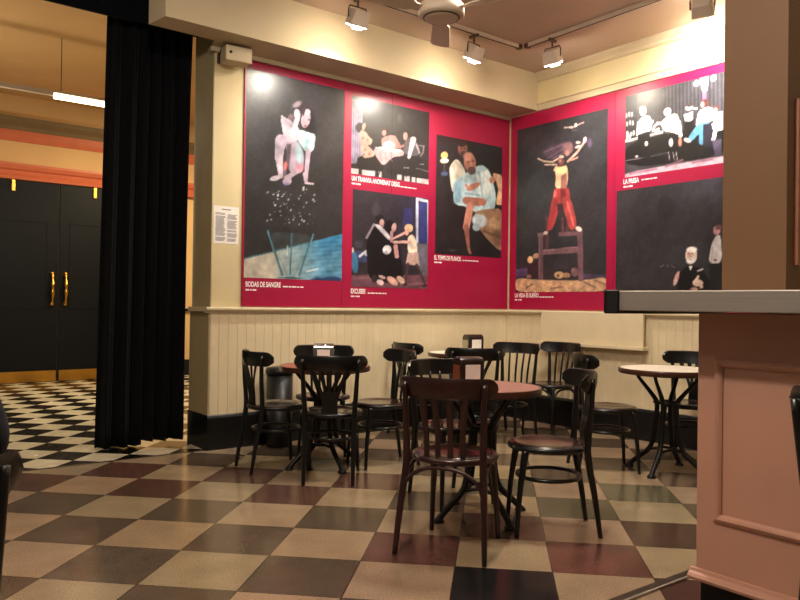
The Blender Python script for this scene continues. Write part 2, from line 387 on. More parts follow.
# ------------------------------------------------------------------ posters
def homog(src, dst):
    A = []; bb = []
    for (x, y), (X, Y) in zip(src, dst):
        A += [[x, y, 1, 0, 0, 0, -x*X, -y*X], [0, 0, 0, x, y, 1, -x*Y, -y*Y]]; bb += [X, Y]
    h = np.linalg.solve(np.array(A, float), np.array(bb, float)); return h
class Paint:
    def __init__(s, X, Y, bg):
        s.X, s.Y = X, Y; s.x0 = s.y0 = 0; s.k = 1
        s.C = np.ones(X.shape+(3,))*np.array(bg, float); s.rng = np.random.RandomState(5)
    def crop(s, x0, y0, k): s.x0, s.y0, s.k = x0, y0, k
    def xy(s): return (s.X-s.x0)*s.k, (s.Y-s.y0)*s.k
    def put(s, d, c, soft=2.5, a=1):
        m = np.clip(.5-d/soft, 0, 1)[..., None]*a
        s.C = s.C*(1-m)+np.array(c, float)*m
    def cap(s, x1, y1, x2, y2, r1, c, r2=None, soft=2.5):
        x, y = s.xy(); r2 = r1 if r2 is None else r2
        dx, dy = x2-x1, y2-y1; t = np.clip(((x-x1)*dx+(y-y1)*dy)/(dx*dx+dy*dy+1e-9), 0, 1)
        s.put(np.hypot(x-x1-t*dx, y-y1-t*dy)-(r1+(r2-r1)*t), c, soft)
    def ell(s, cx, cy, rx, ry, c, rot=0, soft=2.5, a=1):
        x, y = s.xy(); x = x-cx; y = y-cy; q = R(rot)
        x, y = x*math.cos(q)+y*math.sin(q), -x*math.sin(q)+y*math.cos(q)
        s.put((np.hypot(x/rx, y/ry)-1)*min(rx, ry), c, soft, a)
    def poly(s, pts, c, soft=2.5, a=1):
        if len(pts) > 4:                      # round the corners of organic shapes
            for _ in range(2):
                pts = [q for i in range(len(pts)) for p_, r_ in ((pts[i], pts[(i+1) % len(pts)]),)
                       for q in ((p_[0]*.8+r_[0]*.2, p_[1]*.8+r_[1]*.2), (p_[0]*.2+r_[0]*.8, p_[1]*.2+r_[1]*.8))]
        x, y = s.xy(); d = np.full(x.shape, 1e9); ins = np.zeros(x.shape, bool)
        n = len(pts)
        for i in range(n):
            (x1, y1), (x2, y2) = pts[i], pts[(i+1) % n]
            dx, dy = x2-x1, y2-y1; t = np.clip(((x-x1)*dx+(y-y1)*dy)/(dx*dx+dy*dy+1e-9), 0, 1)
            d = np.minimum(d, np.hypot(x-x1-t*dx, y-y1-t*dy))
            if abs(dy) > 1e-9:
                cr = ((y1 > y) != (y2 > y)) & (x < (x2-x1)*(y-y1)/dy+x1); ins ^= cr
        s.put(np.where(ins, -d, d), c, soft, a)
    def noise(s, amp, mask=None):
        n = s.rng.normal(0, amp, s.X.shape)[..., None]*(1 if mask is None else mask[..., None]); s.C = s.C+n

def p1(p):
    p.crop(240, 60, 5)
    lt_, md, dk = (226, 208, 222), (196, 172, 190), (30, 25, 30)
    p.poly([(335, 230), (372, 270), (385, 370), (340, 375), (325, 300)], dk, 8)
    p.poly([(300, 345), (345, 365), (381, 372), (372, 458), (332, 460), (312, 430), (288, 395)], (196, 226, 224))
    p.poly([(330, 400), (350, 380), (345, 455), (325, 450)], (150, 195, 195), 8)
    p.cap(345, 455, 335, 600, 13, md, 8); p.ell(311, 238, 42, 30, (48, 36, 42), -5); p.ell(288, 222, 24, 13, (150, 132, 142), -30, 8)
    p.ell(331, 296, 22, 44, (206, 168, 182), 8); p.ell(338, 262, 16, 14, (230, 205, 215), 0, 6); p.ell(345, 300, 5, 6, (120, 85, 95)); p.ell(330, 330, 9, 4, (150, 90, 100))
    p.ell(322, 258, 6, 24, (60, 45, 52), 10)
    p.ell(258, 292, 16, 22, (120, 95, 105))
    p.poly([(212, 284), (250, 296), (276, 325), (302, 345), (300, 402), (250, 418), (222, 388), (214, 330)], lt_, 4); p.cap(262, 330, 256, 385, 5, (170, 148, 168), soft=8)
    p.cap(222, 300, 246, 402, 15, lt_, 17); p.cap(252, 402, 290, 292, 17, lt_, 12); p.ell(288, 272, 15, 26, lt_, -10)
    p.cap(212, 280, 225, 300, 5, lt_)
    p.poly([(205, 378), (250, 415), (292, 400), (325, 470), (322, 550), (290, 572), (250, 560), (240, 450)], md, 4)
    p.poly([(238, 420), (262, 420), (250, 545), (235, 520)], (92, 76, 88), 8)
    p.cap(208, 398, 200, 490, 27, (204, 186, 204), 20); p.cap(200, 490, 212, 580, 18, (214, 194, 210), 12)
    p.ell(300, 470, 16, 50, (170, 205, 218), -8, 16); p.ell(232, 532, 9, 24, (232, 118, 110), 5, 6); p.ell(305, 540, 18, 22, (224, 150, 165), 0, 12)
    p.cap(285, 560, 240, 590, 12, md); p.cap(228, 560, 232, 600, 9, (120, 100, 115))
    p.ell(183, 592, 27, 11, lt_, -12); p.ell(245, 590, 18, 16, md)
    p.crop(240, 175, 5)
    p.ell(180, 15, 24, 11, lt_, -15); p.ell(242, 32, 22, 17, md); p.ell(240, 44, 16, 6, (150, 130, 190)); p.cap(330, -5, 336, 38, 10, md, 8); p.cap(336, 40, 370, 44, 5, lt_)
    x, y = p.xy()
    line = 420-(x-28)*.268
    g = np.clip((x-170)/260, 0, 1)[..., None]; sh = np.clip((y-line)/120, 0, 1)[..., None]
    blue = np.array((52, 140, 196))*(1-.35*sh)+np.array((170, 205, 215))*.35*sh; cream = np.array((222, 212, 194))
    rip = (18*np.sin(x*.05+y*.22)*np.sin(x*.021-y*.09))[..., None]
    colr = cream*(1-g)+blue*g+rip*g
    m = np.clip(.5+(y-line)/3, 0, 1)[..., None]; p.C = p.C*(1-m)+colr*m
    p.cap(28, 421, 370, 330, 3.5, (64, 124, 140))
    p.poly([(350, 524), (385, 505), (420, 508), (455, 498), (512, 503), (512, 530)], (30, 62, 116), 8)
    p.cap(345, 478, 400, 462, 3, (240, 240, 235)); p.cap(400, 462, 512, 440, 2, (140, 190, 215), soft=5)
    tl, dt = (92, 160, 178), (36, 60, 70)
    p.poly([(150, 282), (268, 288), (374, 296), (308, 505), (222, 508)], (150, 190, 196), 4, .16)
    p.cap(150, 282, 224, 508, 5, tl); p.cap(154, 282, 229, 508, 2, dt); p.cap(374, 294, 308, 503, 4, tl); p.cap(369, 296, 303, 503, 1.6, dt)
    p.cap(268, 290, 262, 495, 4, (70, 120, 136)); p.cap(248, 355, 246, 400, 3, (220, 230, 228)); p.cap(330, 400, 285, 498, 1.5, (110, 160, 170)); p.cap(200, 400, 250, 498, 1.5, (110, 160, 170))
    p.ell(264, 508, 48, 9, (210, 220, 215)); p.ell(264, 512, 60, 5, (50, 80, 100)); p.ell(264, 500, 34, 5, (150, 190, 195))
    for _ in range(58):
        px, py = p.rng.uniform(145, 378), p.rng.uniform(62, 246); r = p.rng.choice([1.5, 2.5, 3.5, 4.5])
        b = p.rng.uniform(.6, 1)
        p.ell(px, py, r, r*p.rng.uniform(.7, 1.5), tuple(b*v for v in (225, 230, 240)), p.rng.uniform(0, 90))
def p2(p):
    p.crop(345, 90, 6); W_ = (232, 222, 222)
    p.poly([(38, 40), (108, 60), (104, 440), (38, 445)], (176, 166, 190), 5)
    for x in (52, 66, 80, 94): p.cap(x, 90, x-4, 440, 3, (132, 120, 150), soft=6)
    p.ell(330, 170, 12, 26, (62, 60, 62), 0, 14)
    p.poly([(78, 395), (210, 398), (250, 470), (205, 520), (70, 470)], (14, 12, 14)); p.poly([(350, 370), (460, 390), (470, 480), (380, 520), (240, 500), (290, 400)], (18, 16, 18))
    p.ell(92, 224, 28, 30, (34, 22, 24)); p.ell(116, 216, 11, 20, (216, 168, 150), 15); p.cap(112, 238, 100, 250, 7, (205, 150, 135))
    p.poly([(86, 250), (126, 245), (150, 285), (172, 300), (160, 332), (135, 330), (190, 380), (172, 405), (110, 412), (96, 340)], (226, 176, 160))
    for q in ((110, 290), (125, 360), (150, 385), (118, 390), (140, 300)): p.ell(q[0], q[1], 8, 8, (180, 120, 115), 0, 6)
    p.poly([(172, 350), (262, 338), (362, 368), (356, 398), (292, 402), (236, 462), (192, 402)], (226, 172, 176)); p.poly([(176, 346), (262, 338), (362, 368), (300, 376)], (244, 226, 224))
    for x in (215, 245, 275): p.cap(x, 375, x+12, 430, 2, (190, 130, 140), soft=5)
    p.ell(250, 238, 27, 25, (40, 20, 22)); p.ell(240, 258, 13, 17, (206, 138, 126)); p.poly([(222, 285), (300, 268), (326, 318), (342, 352), (318, 350), (225, 345)], (216, 148, 146)); p.ell(268, 335, 36, 26, W_)
    p.cap(300, 285, 335, 345, 9, (210, 140, 130)); p.cap(335, 345, 370, 330, 7, (205, 135, 125))
    p.ell(376, 256, 23, 19, (30, 20, 22)); p.ell(366, 280, 13, 24, (194, 144, 136)); p.poly([(360, 312), (402, 280), (442, 330), (456, 392), (392, 402), (352, 372)], (96, 88, 94)); p.cap(412, 300, 388, 405, 17, (228, 220, 222), 9)
    p.cap(430, 330, 448, 380, 5, (190, 180, 182))
    for a in ((445, 335, 472, 340), (472, 340, 470, 375), (470, 375, 455, 400)): p.cap(*a, 4, (140, 128, 128))
    p.cap(430, 470, 500, 488, 3, (120, 112, 115)); p.cap(360, 468, 385, 468, 4, (150, 140, 140)); p.ell(460, 447, 14, 3, (190, 180, 180))
    for a, b, c, d in ((36, 472, 84, 512), (106, 480, 186, 520), (208, 490, 226, 526), (318, 508, 346, 542), (362, 515, 392, 552), (404, 524, 426, 558), (434, 526, 505, 575)):
        p.poly([(a, b), (c, b+(c-a)*.12), (c, d+2), (a, d-4)], W_)
    for x in (95, 196, 215, 380, 470): p.cap(x, 490, x-8, 520, 3, (40, 30, 32))
def p3(p):
    p.crop(345, 185, 5.22); W_ = (232, 222, 226)
    x, y = p.xy(); p.C += (np.clip((x-150)/300, 0, 1)*np.clip(1-(y-60)/300, 0, 1))[..., None]*np.array((4, 4, 22))
    p.poly([(302, 118), (352, 120), (352, 245), (302, 240)], (40, 44, 96), 10); p.ell(160, 125, 20, 40, (58, 50, 58), 0, 16)
    p.poly([(382, 85), (430, 92), (430, 300), (382, 296)], (48, 52, 112)); p.poly([(376, 300), (432, 302), (432, 480), (384, 470)], (98, 94, 108))
    p.poly([(368, 62), (381, 65), (381, 300), (368, 298)], (196, 202, 222)); p.poly([(368, 62), (430, 74), (430, 88), (368, 78)], (196, 202, 222)); p.cap(430, 80, 432, 300, 3, (190, 195, 215))
    p.poly([(20, 470), (440, 468), (440, 560), (20, 560)], (104, 66, 78)); p.cap(30, 490, 200, 480, 5, (130, 84, 96), soft=10); p.cap(290, 520, 430, 510, 4, (150, 100, 110), soft=10)
    p.poly([(50, 345), (125, 350), (125, 400), (50, 405)], (54, 60, 100), 6); p.ell(68, 310, 24, 20, (60, 56, 70), 0, 10); p.cap(75, 372, 108, 345, 6, (196, 196, 208)); p.ell(112, 360, 14, 10, (180, 180, 196)); p.ell(44, 400, 20, 62, (56, 116, 160), -8); p.ell(36, 340, 10, 14, (220, 190, 190))
    bk = (14, 12, 16)
    p.poly([(150, 208), (212, 232), (244, 290), (262, 300), (285, 310), (302, 470), (300, 520), (150, 500), (118, 482), (108, 320), (120, 240)], bk)
    p.cap(150, 206, 112, 275, 6, (150, 140, 150)); p.poly([(148, 204), (180, 205), (240, 272), (228, 290), (178, 236)], (216, 208, 218))
    p.ell(180, 176, 23, 19, (18, 14, 16)); p.ell(191, 196, 12, 19, (196, 154, 148)); p.cap(185, 210, 196, 214, 5, (180, 135, 130))
    p.ell(234, 214, 26, 34, (18, 14, 18)); p.ell(254, 220, 12, 24, (196, 152, 150), 10); p.cap(242, 245, 240, 290, 8, (180, 138, 138)); p.ell(217, 336, 22, 24, W_, 15); p.ell(212, 350, 10, 10, (170, 165, 175)); p.cap(262, 318, 268, 370, 11, (206, 150, 148))
    p.ell(331, 222, 22, 22, (206, 176, 134)); p.ell(321, 240, 10, 20, (226, 164, 142)); p.poly([(322, 272), (350, 250), (372, 290), (378, 352), (328, 362)], (238, 218, 196)); p.cap(335, 294, 252, 296, 8, (226, 176, 164), 6); p.cap(312, 246, 248, 278, 7, (220, 166, 156), 5)
    p.poly([(326, 352), (378, 345), (388, 418), (314, 410)], (190, 156, 146)); p.cap(326, 410, 312, 512, 8, (66, 44, 50), 5); p.cap(372, 415, 418, 518, 8, (66, 44, 50), 5); p.cap(300, 520, 318, 518, 5, (30, 22, 26)); p.cap(405, 524, 424, 524, 4, (30, 22, 26))
    p.ell(180, 508, 20, 14, (222, 192, 194), 25); p.ell(150, 490, 16, 20, (40, 32, 36)); p.ell(245, 500, 34, 17, (216, 166, 152), 35); p.ell(288, 494, 26, 15, (228, 184, 164), 40); p.ell(190, 480, 20, 8, (190, 150, 150), 20)
def p4(p):
    p.crop(430, 125, 4.14)
    p.poly([(20, 60), (60, 70), (70, 500), (20, 520)], (36, 30, 33), 20)
    p.ell(60, 124, 15, 15, (252, 186, 112)); p.ell(60, 147, 18, 11, (255, 238, 196)); p.cap(60, 158, 60, 190, 3, (90, 70, 60)); p.ell(60, 202, 15, 9, (78, 98, 140))
    p.poly([(255, 200), (300, 214), (306, 335), (268, 335), (286, 262)], (226, 178, 140)); p.ell(290, 240, 14, 26, (240, 200, 165), 0, 10)
    p.poly([(78, 175), (112, 134), (150, 190), (155, 280), (92, 290)], (226, 216, 198)); p.cap(90, 180, 100, 270, 8, (240, 232, 216), soft=8)
    p.ell(137, 98, 20, 32, (128, 82, 72)); p.ell(135, 75, 20, 16, (40, 26, 24)); p.ell(140, 120, 12, 12, (70, 44, 42)); p.ell(132, 98, 5, 3, (60, 36, 34)); p.ell(147, 98, 4, 3, (60, 36, 34))
    p.poly([(98, 240), (148, 202), (215, 163), (252, 200), (275, 300), (262, 372), (205, 375), (150, 340), (98, 330)], (188, 218, 228))
    p.poly([(190, 215), (240, 190), (262, 290), (205, 300)], (222, 236, 238), 14); p.poly([(100, 240), (130, 225), (130, 320), (100, 325)], (140, 180, 205), 14)
    p.cap(205, 200, 225, 350, 3, (150, 180, 195), soft=6); p.cap(150, 285, 205, 295, 3, (140, 170, 185), soft=6)
    p.ell(167, 158, 25, 40, (170, 110, 94), -6); p.ell(160, 132, 20, 18, (196, 136, 118), 0, 8); p.ell(174, 192, 17, 17, (74, 58, 58), 0, 6); p.ell(160, 155, 5, 3, (70, 40, 36)); p.ell(180, 152, 5, 3, (70, 40, 36)); p.cap(172, 158, 175, 172, 3, (205, 140, 120)); p.ell(178, 186, 8, 4, (130, 60, 56))
    p.ell(180, 258, 30, 13, (200, 130, 108), -25); p.cap(160, 268, 150, 250, 5, (200, 130, 108)); p.cap(150, 315, 205, 322, 15, (176, 108, 90), 17); p.ell(215, 322, 18, 16, (186, 116, 96)); p.ell(258, 232, 12, 14, (200, 140, 118))
    p.poly([(176, 362), (240, 350), (302, 350), (302, 540), (212, 450)], (156, 116, 88)); p.ell(205, 398, 32, 26, (196, 208, 216), 20, 8); p.ell(192, 425, 16, 16, (160, 178, 192)); p.ell(258, 410, 26, 20, (186, 146, 112), 20, 12); p.ell(275, 470, 20, 30, (118, 84, 64), 0, 16); p.cap(220, 440, 290, 470, 4, (96, 66, 52), soft=8)
    p.cap(168, 335, 150, 425, 15, (206, 136, 118), 14); p.cap(150, 425, 160, 518, 11, (156, 94, 82), 5); p.cap(160, 518, 166, 530, 5, (140, 84, 74))
    p.ell(90, 520, 16, 5, (70, 64, 66), 0, 6)
def p5(p):
    p.crop(510, 100, 5.714)
    p.poly([(180, 290), (300, 238), (350, 232), (345, 290), (240, 345), (200, 330)], (84, 64, 82), 18, .8); p.ell(325, 275, 30, 38, (134, 94, 94), 20, 8)
    for a in ((190, 300, 300, 250), (215, 330, 320, 265), (240, 335, 340, 280)): p.cap(*a, 2.5, (120, 96, 110), soft=5)
    p.cap(308, 157, 368, 150, 4, (206, 176, 168)); p.cap(368, 146, 416, 124, 3, (190, 150, 145)); p.ell(372, 140, 8, 9, (255, 246, 232)); p.ell(345, 156, 10, 4, (240, 210, 200)); p.cap(350, 172, 380, 168, 2, (110, 80, 80))
    bo = (216, 182, 160)
    for a in ((158, 336, 190, 350), (190, 350, 238, 354), (238, 354, 285, 325), (198, 370, 262, 368)): p.cap(*a, 4, bo)
    for a in ((325, 350, 375, 300), (375, 300, 412, 250), (412, 250, 428, 215)): p.cap(*a, 6, (200, 154, 136))
    p.ell(424, 224, 11, 18, (200, 150, 160), 10); p.ell(385, 240, 14, 7, (225, 195, 190)); p.ell(386, 264, 20, 7, (226, 190, 182), -15); p.cap(345, 342, 382, 325, 4, (190, 140, 125)); p.ell(322, 300, 12, 18, (170, 120, 110)); p.ell(290, 322, 14, 9, (236, 210, 190))
    p.ell(450, 240, 14, 24, (80, 68, 92), 0, 14)
    p.poly([(250, 378), (320, 364), (328, 430), (320, 502), (253, 508), (258, 430)], (236, 196, 154)); p.ell(288, 400, 32, 20, (250, 228, 160), 0, 10); p.poly([(288, 432), (322, 412), (320, 503), (286, 503)], (160, 102, 92), 6); p.cap(250, 400, 262, 378, 6, (230, 190, 150)); p.cap(322, 410, 322, 438, 5, (210, 160, 120))
    p.ell(287, 350, 17, 20, (120, 66, 62)); p.ell(282, 346, 7, 10, (190, 130, 110)); p.cap(270, 375, 305, 372, 5, (90, 50, 48))
    red = (168, 52, 54)
    p.poly([(250, 505), (330, 500), (348, 610), (232, 610)], red); p.poly([(285, 505), (310, 505), (318, 600), (285, 590)], (120, 34, 40), 8); p.cap(255, 520, 245, 590, 7, (224, 96, 90), soft=8)
    p.crop(510, 200, 5.714); wd = (104, 72, 82)
    p.poly([(198, 95), (216, 92), (216, 275), (200, 278)], (92, 52, 58)); p.poly([(288, 100), (302, 98), (304, 180), (290, 182)], (100, 56, 62)); p.poly([(314, 100), (328, 98), (330, 178), (316, 180)], (90, 50, 58))
    p.poly([(30, 395), (100, 385), (105, 430), (30, 440)], (84, 68, 108), 10); p.poly([(410, 420), (545, 430), (545, 445), (410, 450)], (70, 58, 86), 10)
    p.poly([(25, 440), (150, 455), (400, 462), (555, 438), (555, 535), (25, 535)], (206, 162, 124), 6)
    x, y = p.xy(); mk = np.clip((y-455)/10, 0, 1)*(x > 20); p.C += (mk*22*np.sin(x*.13+3*np.sin(y*.1))*np.sin(y*.25+x*.03))[..., None]; p.noise(9, mk)
    for a in ((230, 505, 290, 498), (420, 470, 480, 500), (90, 500, 120, 480), (480, 460, 545, 485)): p.cap(*a, 4, (120, 84, 74), soft=8)
    p.ell(125, 398, 30, 52, (46, 32, 38), 0, 8); p.ell(112, 340, 16, 20, (224, 180, 138)); p.ell(146, 318, 20, 15, (196, 152, 118), -25); p.ell(104, 435, 14, 10, (150, 110, 90))
    p.ell(276, 428, 28, 20, (212, 172, 122)); p.ell(318, 430, 22, 15, (178, 134, 102)); p.ell(366, 412, 22, 24, (116, 86, 90)); p.ell(355, 400, 10, 12, (150, 110, 110)); p.ell(290, 384, 40, 12, (50, 44, 54), 0, 8); p.ell(270, 432, 8, 8, (90, 60, 50))
    p.poly([(274, 184), (378, 177), (378, 200), (274, 206)], (118, 82, 90)); p.poly([(184, 284), (388, 264), (388, 300), (184, 313)], (124, 88, 94)); p.cap(186, 286, 386, 267, 2, (160, 120, 124))
    p.poly([(160, 195), (184, 193), (184, 455), (158, 455)], wd); p.poly([(378, 178), (411, 174), (414, 465), (386, 465)], (112, 78, 88)); p.cap(164, 197, 162, 450, 2, (140, 104, 110)); p.poly([(154, 188), (190, 185), (190, 205), (154, 207)], (130, 96, 100))
    p.poly([(236, -20), (288, -20), (272, 60), (242, 165), (206, 178), (216, 108)], red, 3); p.poly([(288, -20), (342, -20), (382, 148), (342, 182), (308, 80)], (176, 64, 62), 3); p.cap(262, 0, 225, 150, 6, (150, 40, 46), soft=10); p.cap(322, 10, 360, 150, 6, (228, 108, 100), soft=10); p.poly([(262, 20), (300, 20), (285, 100), (268, 60)], (60, 32, 38), 6)
    p.ell(199, 187, 13, 10, (232, 206, 196), -20); p.ell(388, 164, 20, 13, (238, 218, 208), 25)
def p6(p):
    p.crop(618, 72, 5); W_ = (250, 246, 246); bk = (14, 12, 14)
    x, y = p.xy(); p.C += (14*np.sin(x*.35))[..., None]*(y < 300)[..., None]*(x > 240)[..., None]
    p.poly([(20, 90), (100, 90), (100, 330), (20, 345)], (28, 24, 28), 5)
    for xx, yy in ((42, 195), (58, 190), (72, 192), (45, 240), (62, 236), (76, 238), (45, 290), (52, 300), (66, 296), (80, 290), (44, 312), (60, 315)): p.cap(xx, yy-8, xx, yy+8, 4.5, (216, 208, 206))
    for yy in (210, 255): p.cap(35, yy, 95, yy-8, 1.5, (120, 110, 112))
    p.poly([(32, 345), (330, 290), (420, 300), (540, 290), (540, 425), (32, 480)], bk); p.cap(35, 332, 230, 295, 7, (200, 190, 188)); p.cap(35, 436, 300, 395, 2, (110, 100, 104))
    p.poly([(20, 500), (540, 424), (1000, 360), (1000, 420), (540, 466), (20, 545)], (222, 178, 196), 5)
    for a in ((60, 505, 200, 482), (250, 470, 330, 440), (380, 455, 470, 440)): p.cap(*a, 5, (150, 100, 124), soft=9)
    p.ell(132, 182, 17, 24, (246, 226, 216)); p.ell(130, 166, 18, 12, (190, 170, 165)); p.poly([(98, 242), (130, 205), (172, 206), (182, 285), (98, 302)], W_); p.cap(108, 240, 104, 300, 9, W_); p.poly([(104, 300), (166, 285), (170, 420), (92, 425)], bk); p.ell(148, 350, 9, 12, (236, 214, 206)); p.ell(96, 415, 8, 5, (220, 200, 200))
    for xx, yy in ((180, 240), (192, 262), (205, 250), (184, 282), (210, 282), (198, 285)): p.ell(xx, yy, 7, 11, (214, 206, 206), 20)
    p.ell(258, 194, 19, 21, (246, 230, 224)); p.poly([(222, 246), (262, 212), (305, 204), (328, 275), (318, 315), (238, 292)], W_); p.cap(232, 248, 214, 250, 7, (240, 220, 212)); p.cap(316, 250, 322, 318, 9, (238, 232, 232)); p.poly([(240, 292), (310, 305), (310, 380), (285, 435), (258, 435)], bk); p.ell(275, 350, 10, 22, (236, 226, 226)); p.ell(320, 350, 9, 22, (206, 120, 104)); p.ell(262, 300, 8, 8, (80, 70, 70)); p.ell(285, 262, 6, 24, (190, 180, 182), 15, 6)
    for xx in (262, 285, 300): p.cap(xx, 400, xx+6, 438, 2, (180, 160, 170))
    p.poly([(340, 212), (388, 200), (388, 250), (392, 420), (350, 425), (340, 300)], bk); p.ell(364, 180, 18, 15, (240, 232, 226)); p.ell(364, 170, 19, 9, (60, 48, 46)); p.cap(388, 188, 402, 190, 4, W_); p.poly([(338, 214), (384, 202), (384, 240), (345, 250)], (206, 198, 198)); p.ell(365, 240, 16, 8, W_)
    p.poly([(418, 45), (458, 40), (450, 108), (428, 108)], W_); p.ell(400, 66, 13, 13, W_); p.ell(479, 50, 12, 15, W_); p.cap(438, 110, 438, 150, 9, (206, 96, 150))
    p.poly([(405, 205), (445, 186), (478, 192), (482, 255), (415, 265)], W_); p.ell(440, 166, 21, 19, (80, 46, 44)); p.ell(428, 172, 8, 14, (230, 170, 160)); p.cap(415, 215, 405, 265, 8, W_)
    p.poly([(408, 262), (462, 252), (448, 300), (430, 372), (408, 362), (412, 310), (375, 352), (352, 338)], (86, 150, 192)); p.poly([(430, 270), (470, 262), (470, 380), (430, 380)], (30, 26, 40)); p.ell(356, 343, 19, 9, W_, 25); p.poly([(408, 365), (435, 370), (432, 425), (402, 432)], (24, 18, 20))
    p.ell(490, 194, 17, 14, (76, 44, 44)); p.ell(488, 204, 8, 10, (226, 180, 170)); p.poly([(478, 218), (520, 214), (520, 258), (480, 268)], (240, 236, 238)); p.poly([(470, 268), (520, 256), (520, 300), (480, 312)], (226, 222, 228)); p.cap(485, 310, 478, 345, 9, (222, 214, 224)); p.poly([(470, 350), (515, 345), (510, 420), (485, 425)], (70, 60, 84))
    for k in range(3):
        xx = 580+k*95; p.poly([(xx-30, 195-k*8), (xx+25, 190-k*8), (xx+30, 390-k*12), (xx-30, 400-k*12)], (30, 26, 34)); p.ell(xx, 172-k*8, 15, 19, (226, 184, 170)); p.poly([(xx-28, 200-k*8), (xx+24, 195-k*8), (xx+24, 260-k*8), (xx-26, 265-k*8)], (206, 200, 206))
def p7(p):
    p.crop(610, 175, 5)
    x, y = p.xy(); g = np.clip((x-150)/350, 0, 1)*np.clip(1-(y-20)/220, 0, 1); p.C += g[..., None]*np.array((20, 20, 28))
    p.ell(275, 200, 46, 92, (36, 34, 38), 0, 14, .8); p.ell(150, 170, 40, 90, (36, 34, 37), 0, 20, .6); p.ell(490, 140, 22, 40, (44, 42, 48), 0, 14, .7)
    bk = (13, 12, 14)
    p.poly([(330, 600), (335, 500), (375, 460), (402, 452), (440, 458), (475, 490), (540, 600)], bk, 6)
    for a in ((250, 458, 268, 448), (285, 448, 290, 458), (305, 452, 322, 462)): p.cap(*a, 2.5, (110, 102, 108))
    p.ell(405, 402, 29, 41, (226, 206, 198)); p.ell(398, 396, 18, 22, (206, 168, 154), 0, 8); p.ell(408, 372, 26, 14, (238, 230, 228), 0, 6); p.ell(400, 428, 20, 15, (236, 230, 228), 0, 6); p.ell(392, 394, 4, 3, (70, 50, 50)); p.ell(410, 392, 4, 3, (70, 50, 50)); p.cap(400, 398, 399, 408, 3, (180, 130, 118)); p.cap(394, 420, 406, 420, 2, (130, 80, 78))
    p.poly([(392, 450), (416, 448), (408, 462), (402, 478), (396, 464)], (240, 236, 236)); p.cap(396, 450, 412, 452, 3, (20, 18, 20)); p.cap(438, 479, 462, 471, 4, (226, 222, 224))
    p.ell(330, 518, 11, 36, (190, 134, 134), 18); p.cap(335, 500, 342, 485, 5, (200, 150, 146)); p.ell(324, 535, 9, 16, (226, 190, 186), 15)
    p.ell(438, 540, 26, 18, (232, 200, 186), 5); p.cap(425, 530, 440, 508, 6, (232, 200, 186)); p.cap(450, 545, 456, 560, 8, (222, 184, 170)); p.ell(418, 572, 20, 10, (190, 140, 134))
    p.poly([(490, 442), (505, 345), (528, 302), (552, 300), (560, 442)], (216, 208, 210), 4); p.ell(531, 277, 18, 23, (206, 146, 148)); p.ell(540, 262, 16, 14, (110, 70, 72)); p.ell(525, 425, 9, 6, (120, 70, 66)); p.cap(512, 360, 505, 436, 3, (170, 160, 164), soft=6)
    p.poly([(495, 442), (570, 442), (575, 600), (500, 600)], (24, 22, 26), 5)

def photograph(parent, fn, u0, u1, z0, z1, px, bg, right=False, vis=None, name='photograph', gain=1.0):
    """flat print: a fine vertex-coloured sheet; fn paints figures in the coordinates of the print's own corners px"""
    a0, a1 = vis or (u0, u1)
    h = homog([(a0, z1), (a1, z1), (a1, z0), (a0, z0)], px)
    dx = .0085
    nu, nz = int((u1-u0)/dx), int((z1-z0)/dx)
    U, Z = np.meshgrid(np.linspace(u0, u1, nu+1), np.linspace(z0, z1, nz+1))
    den = h[6]*U+h[7]*Z+1
    P = Paint((h[0]*U+h[1]*Z+h[2])/den, (h[3]*U+h[4]*Z+h[5])/den, bg)
    P.noise(2.0); fn(P)
    sm = np.zeros(U.shape); rg = np.random.RandomState(11)
    for fr, am in ((9, .5), (23, .4), (47, .35), (90, .25)):
        for _ in range(4):
            th, ps = rg.uniform(0, 6.3, 2); sm += am*np.sin(fr*(U*math.cos(th)+Z*math.sin(th))+ps+1.5*np.sin(fr*.6*(Z*math.cos(th)-U*math.sin(th))+ps))
    P.C = P.C*(1+.075*sm)[..., None]+rg.normal(0, 3, U.shape)[..., None]
    P.C = P.C*.90+12  # lifts the blacks: spotlight haze painted into the print colours
    C = np.clip(P.C*gain, 2, 250)/255; C = np.where(C <= .04045, C/12.92, ((C+.055)/1.055)**2.4)
    me = bpy.data.meshes.new(name)
    co = np.stack([U.ravel(), np.zeros(U.size), Z.ravel()], 1) if not right else np.stack([np.zeros(U.size), -U.ravel(), Z.ravel()], 1)
    idx = np.arange(U.size).reshape(U.shape)
    q = np.stack([idx[:-1, :-1], idx[:-1, 1:], idx[1:, 1:], idx[1:, :-1]], -1).reshape(-1, 4)
    me.from_pydata(co.tolist(), [], q.tolist())
    at = me.attributes.new('Col', 'FLOAT_COLOR', 'POINT')
    at.data.foreach_set('color', np.concatenate([C.reshape(-1, 3), np.ones((U.size, 1))], 1).astype(np.float32).ravel())
    me.materials.append(M['photo'])
    o = bpy.data.objects.new(name, me); COL.objects.link(o); o.parent = parent; return o
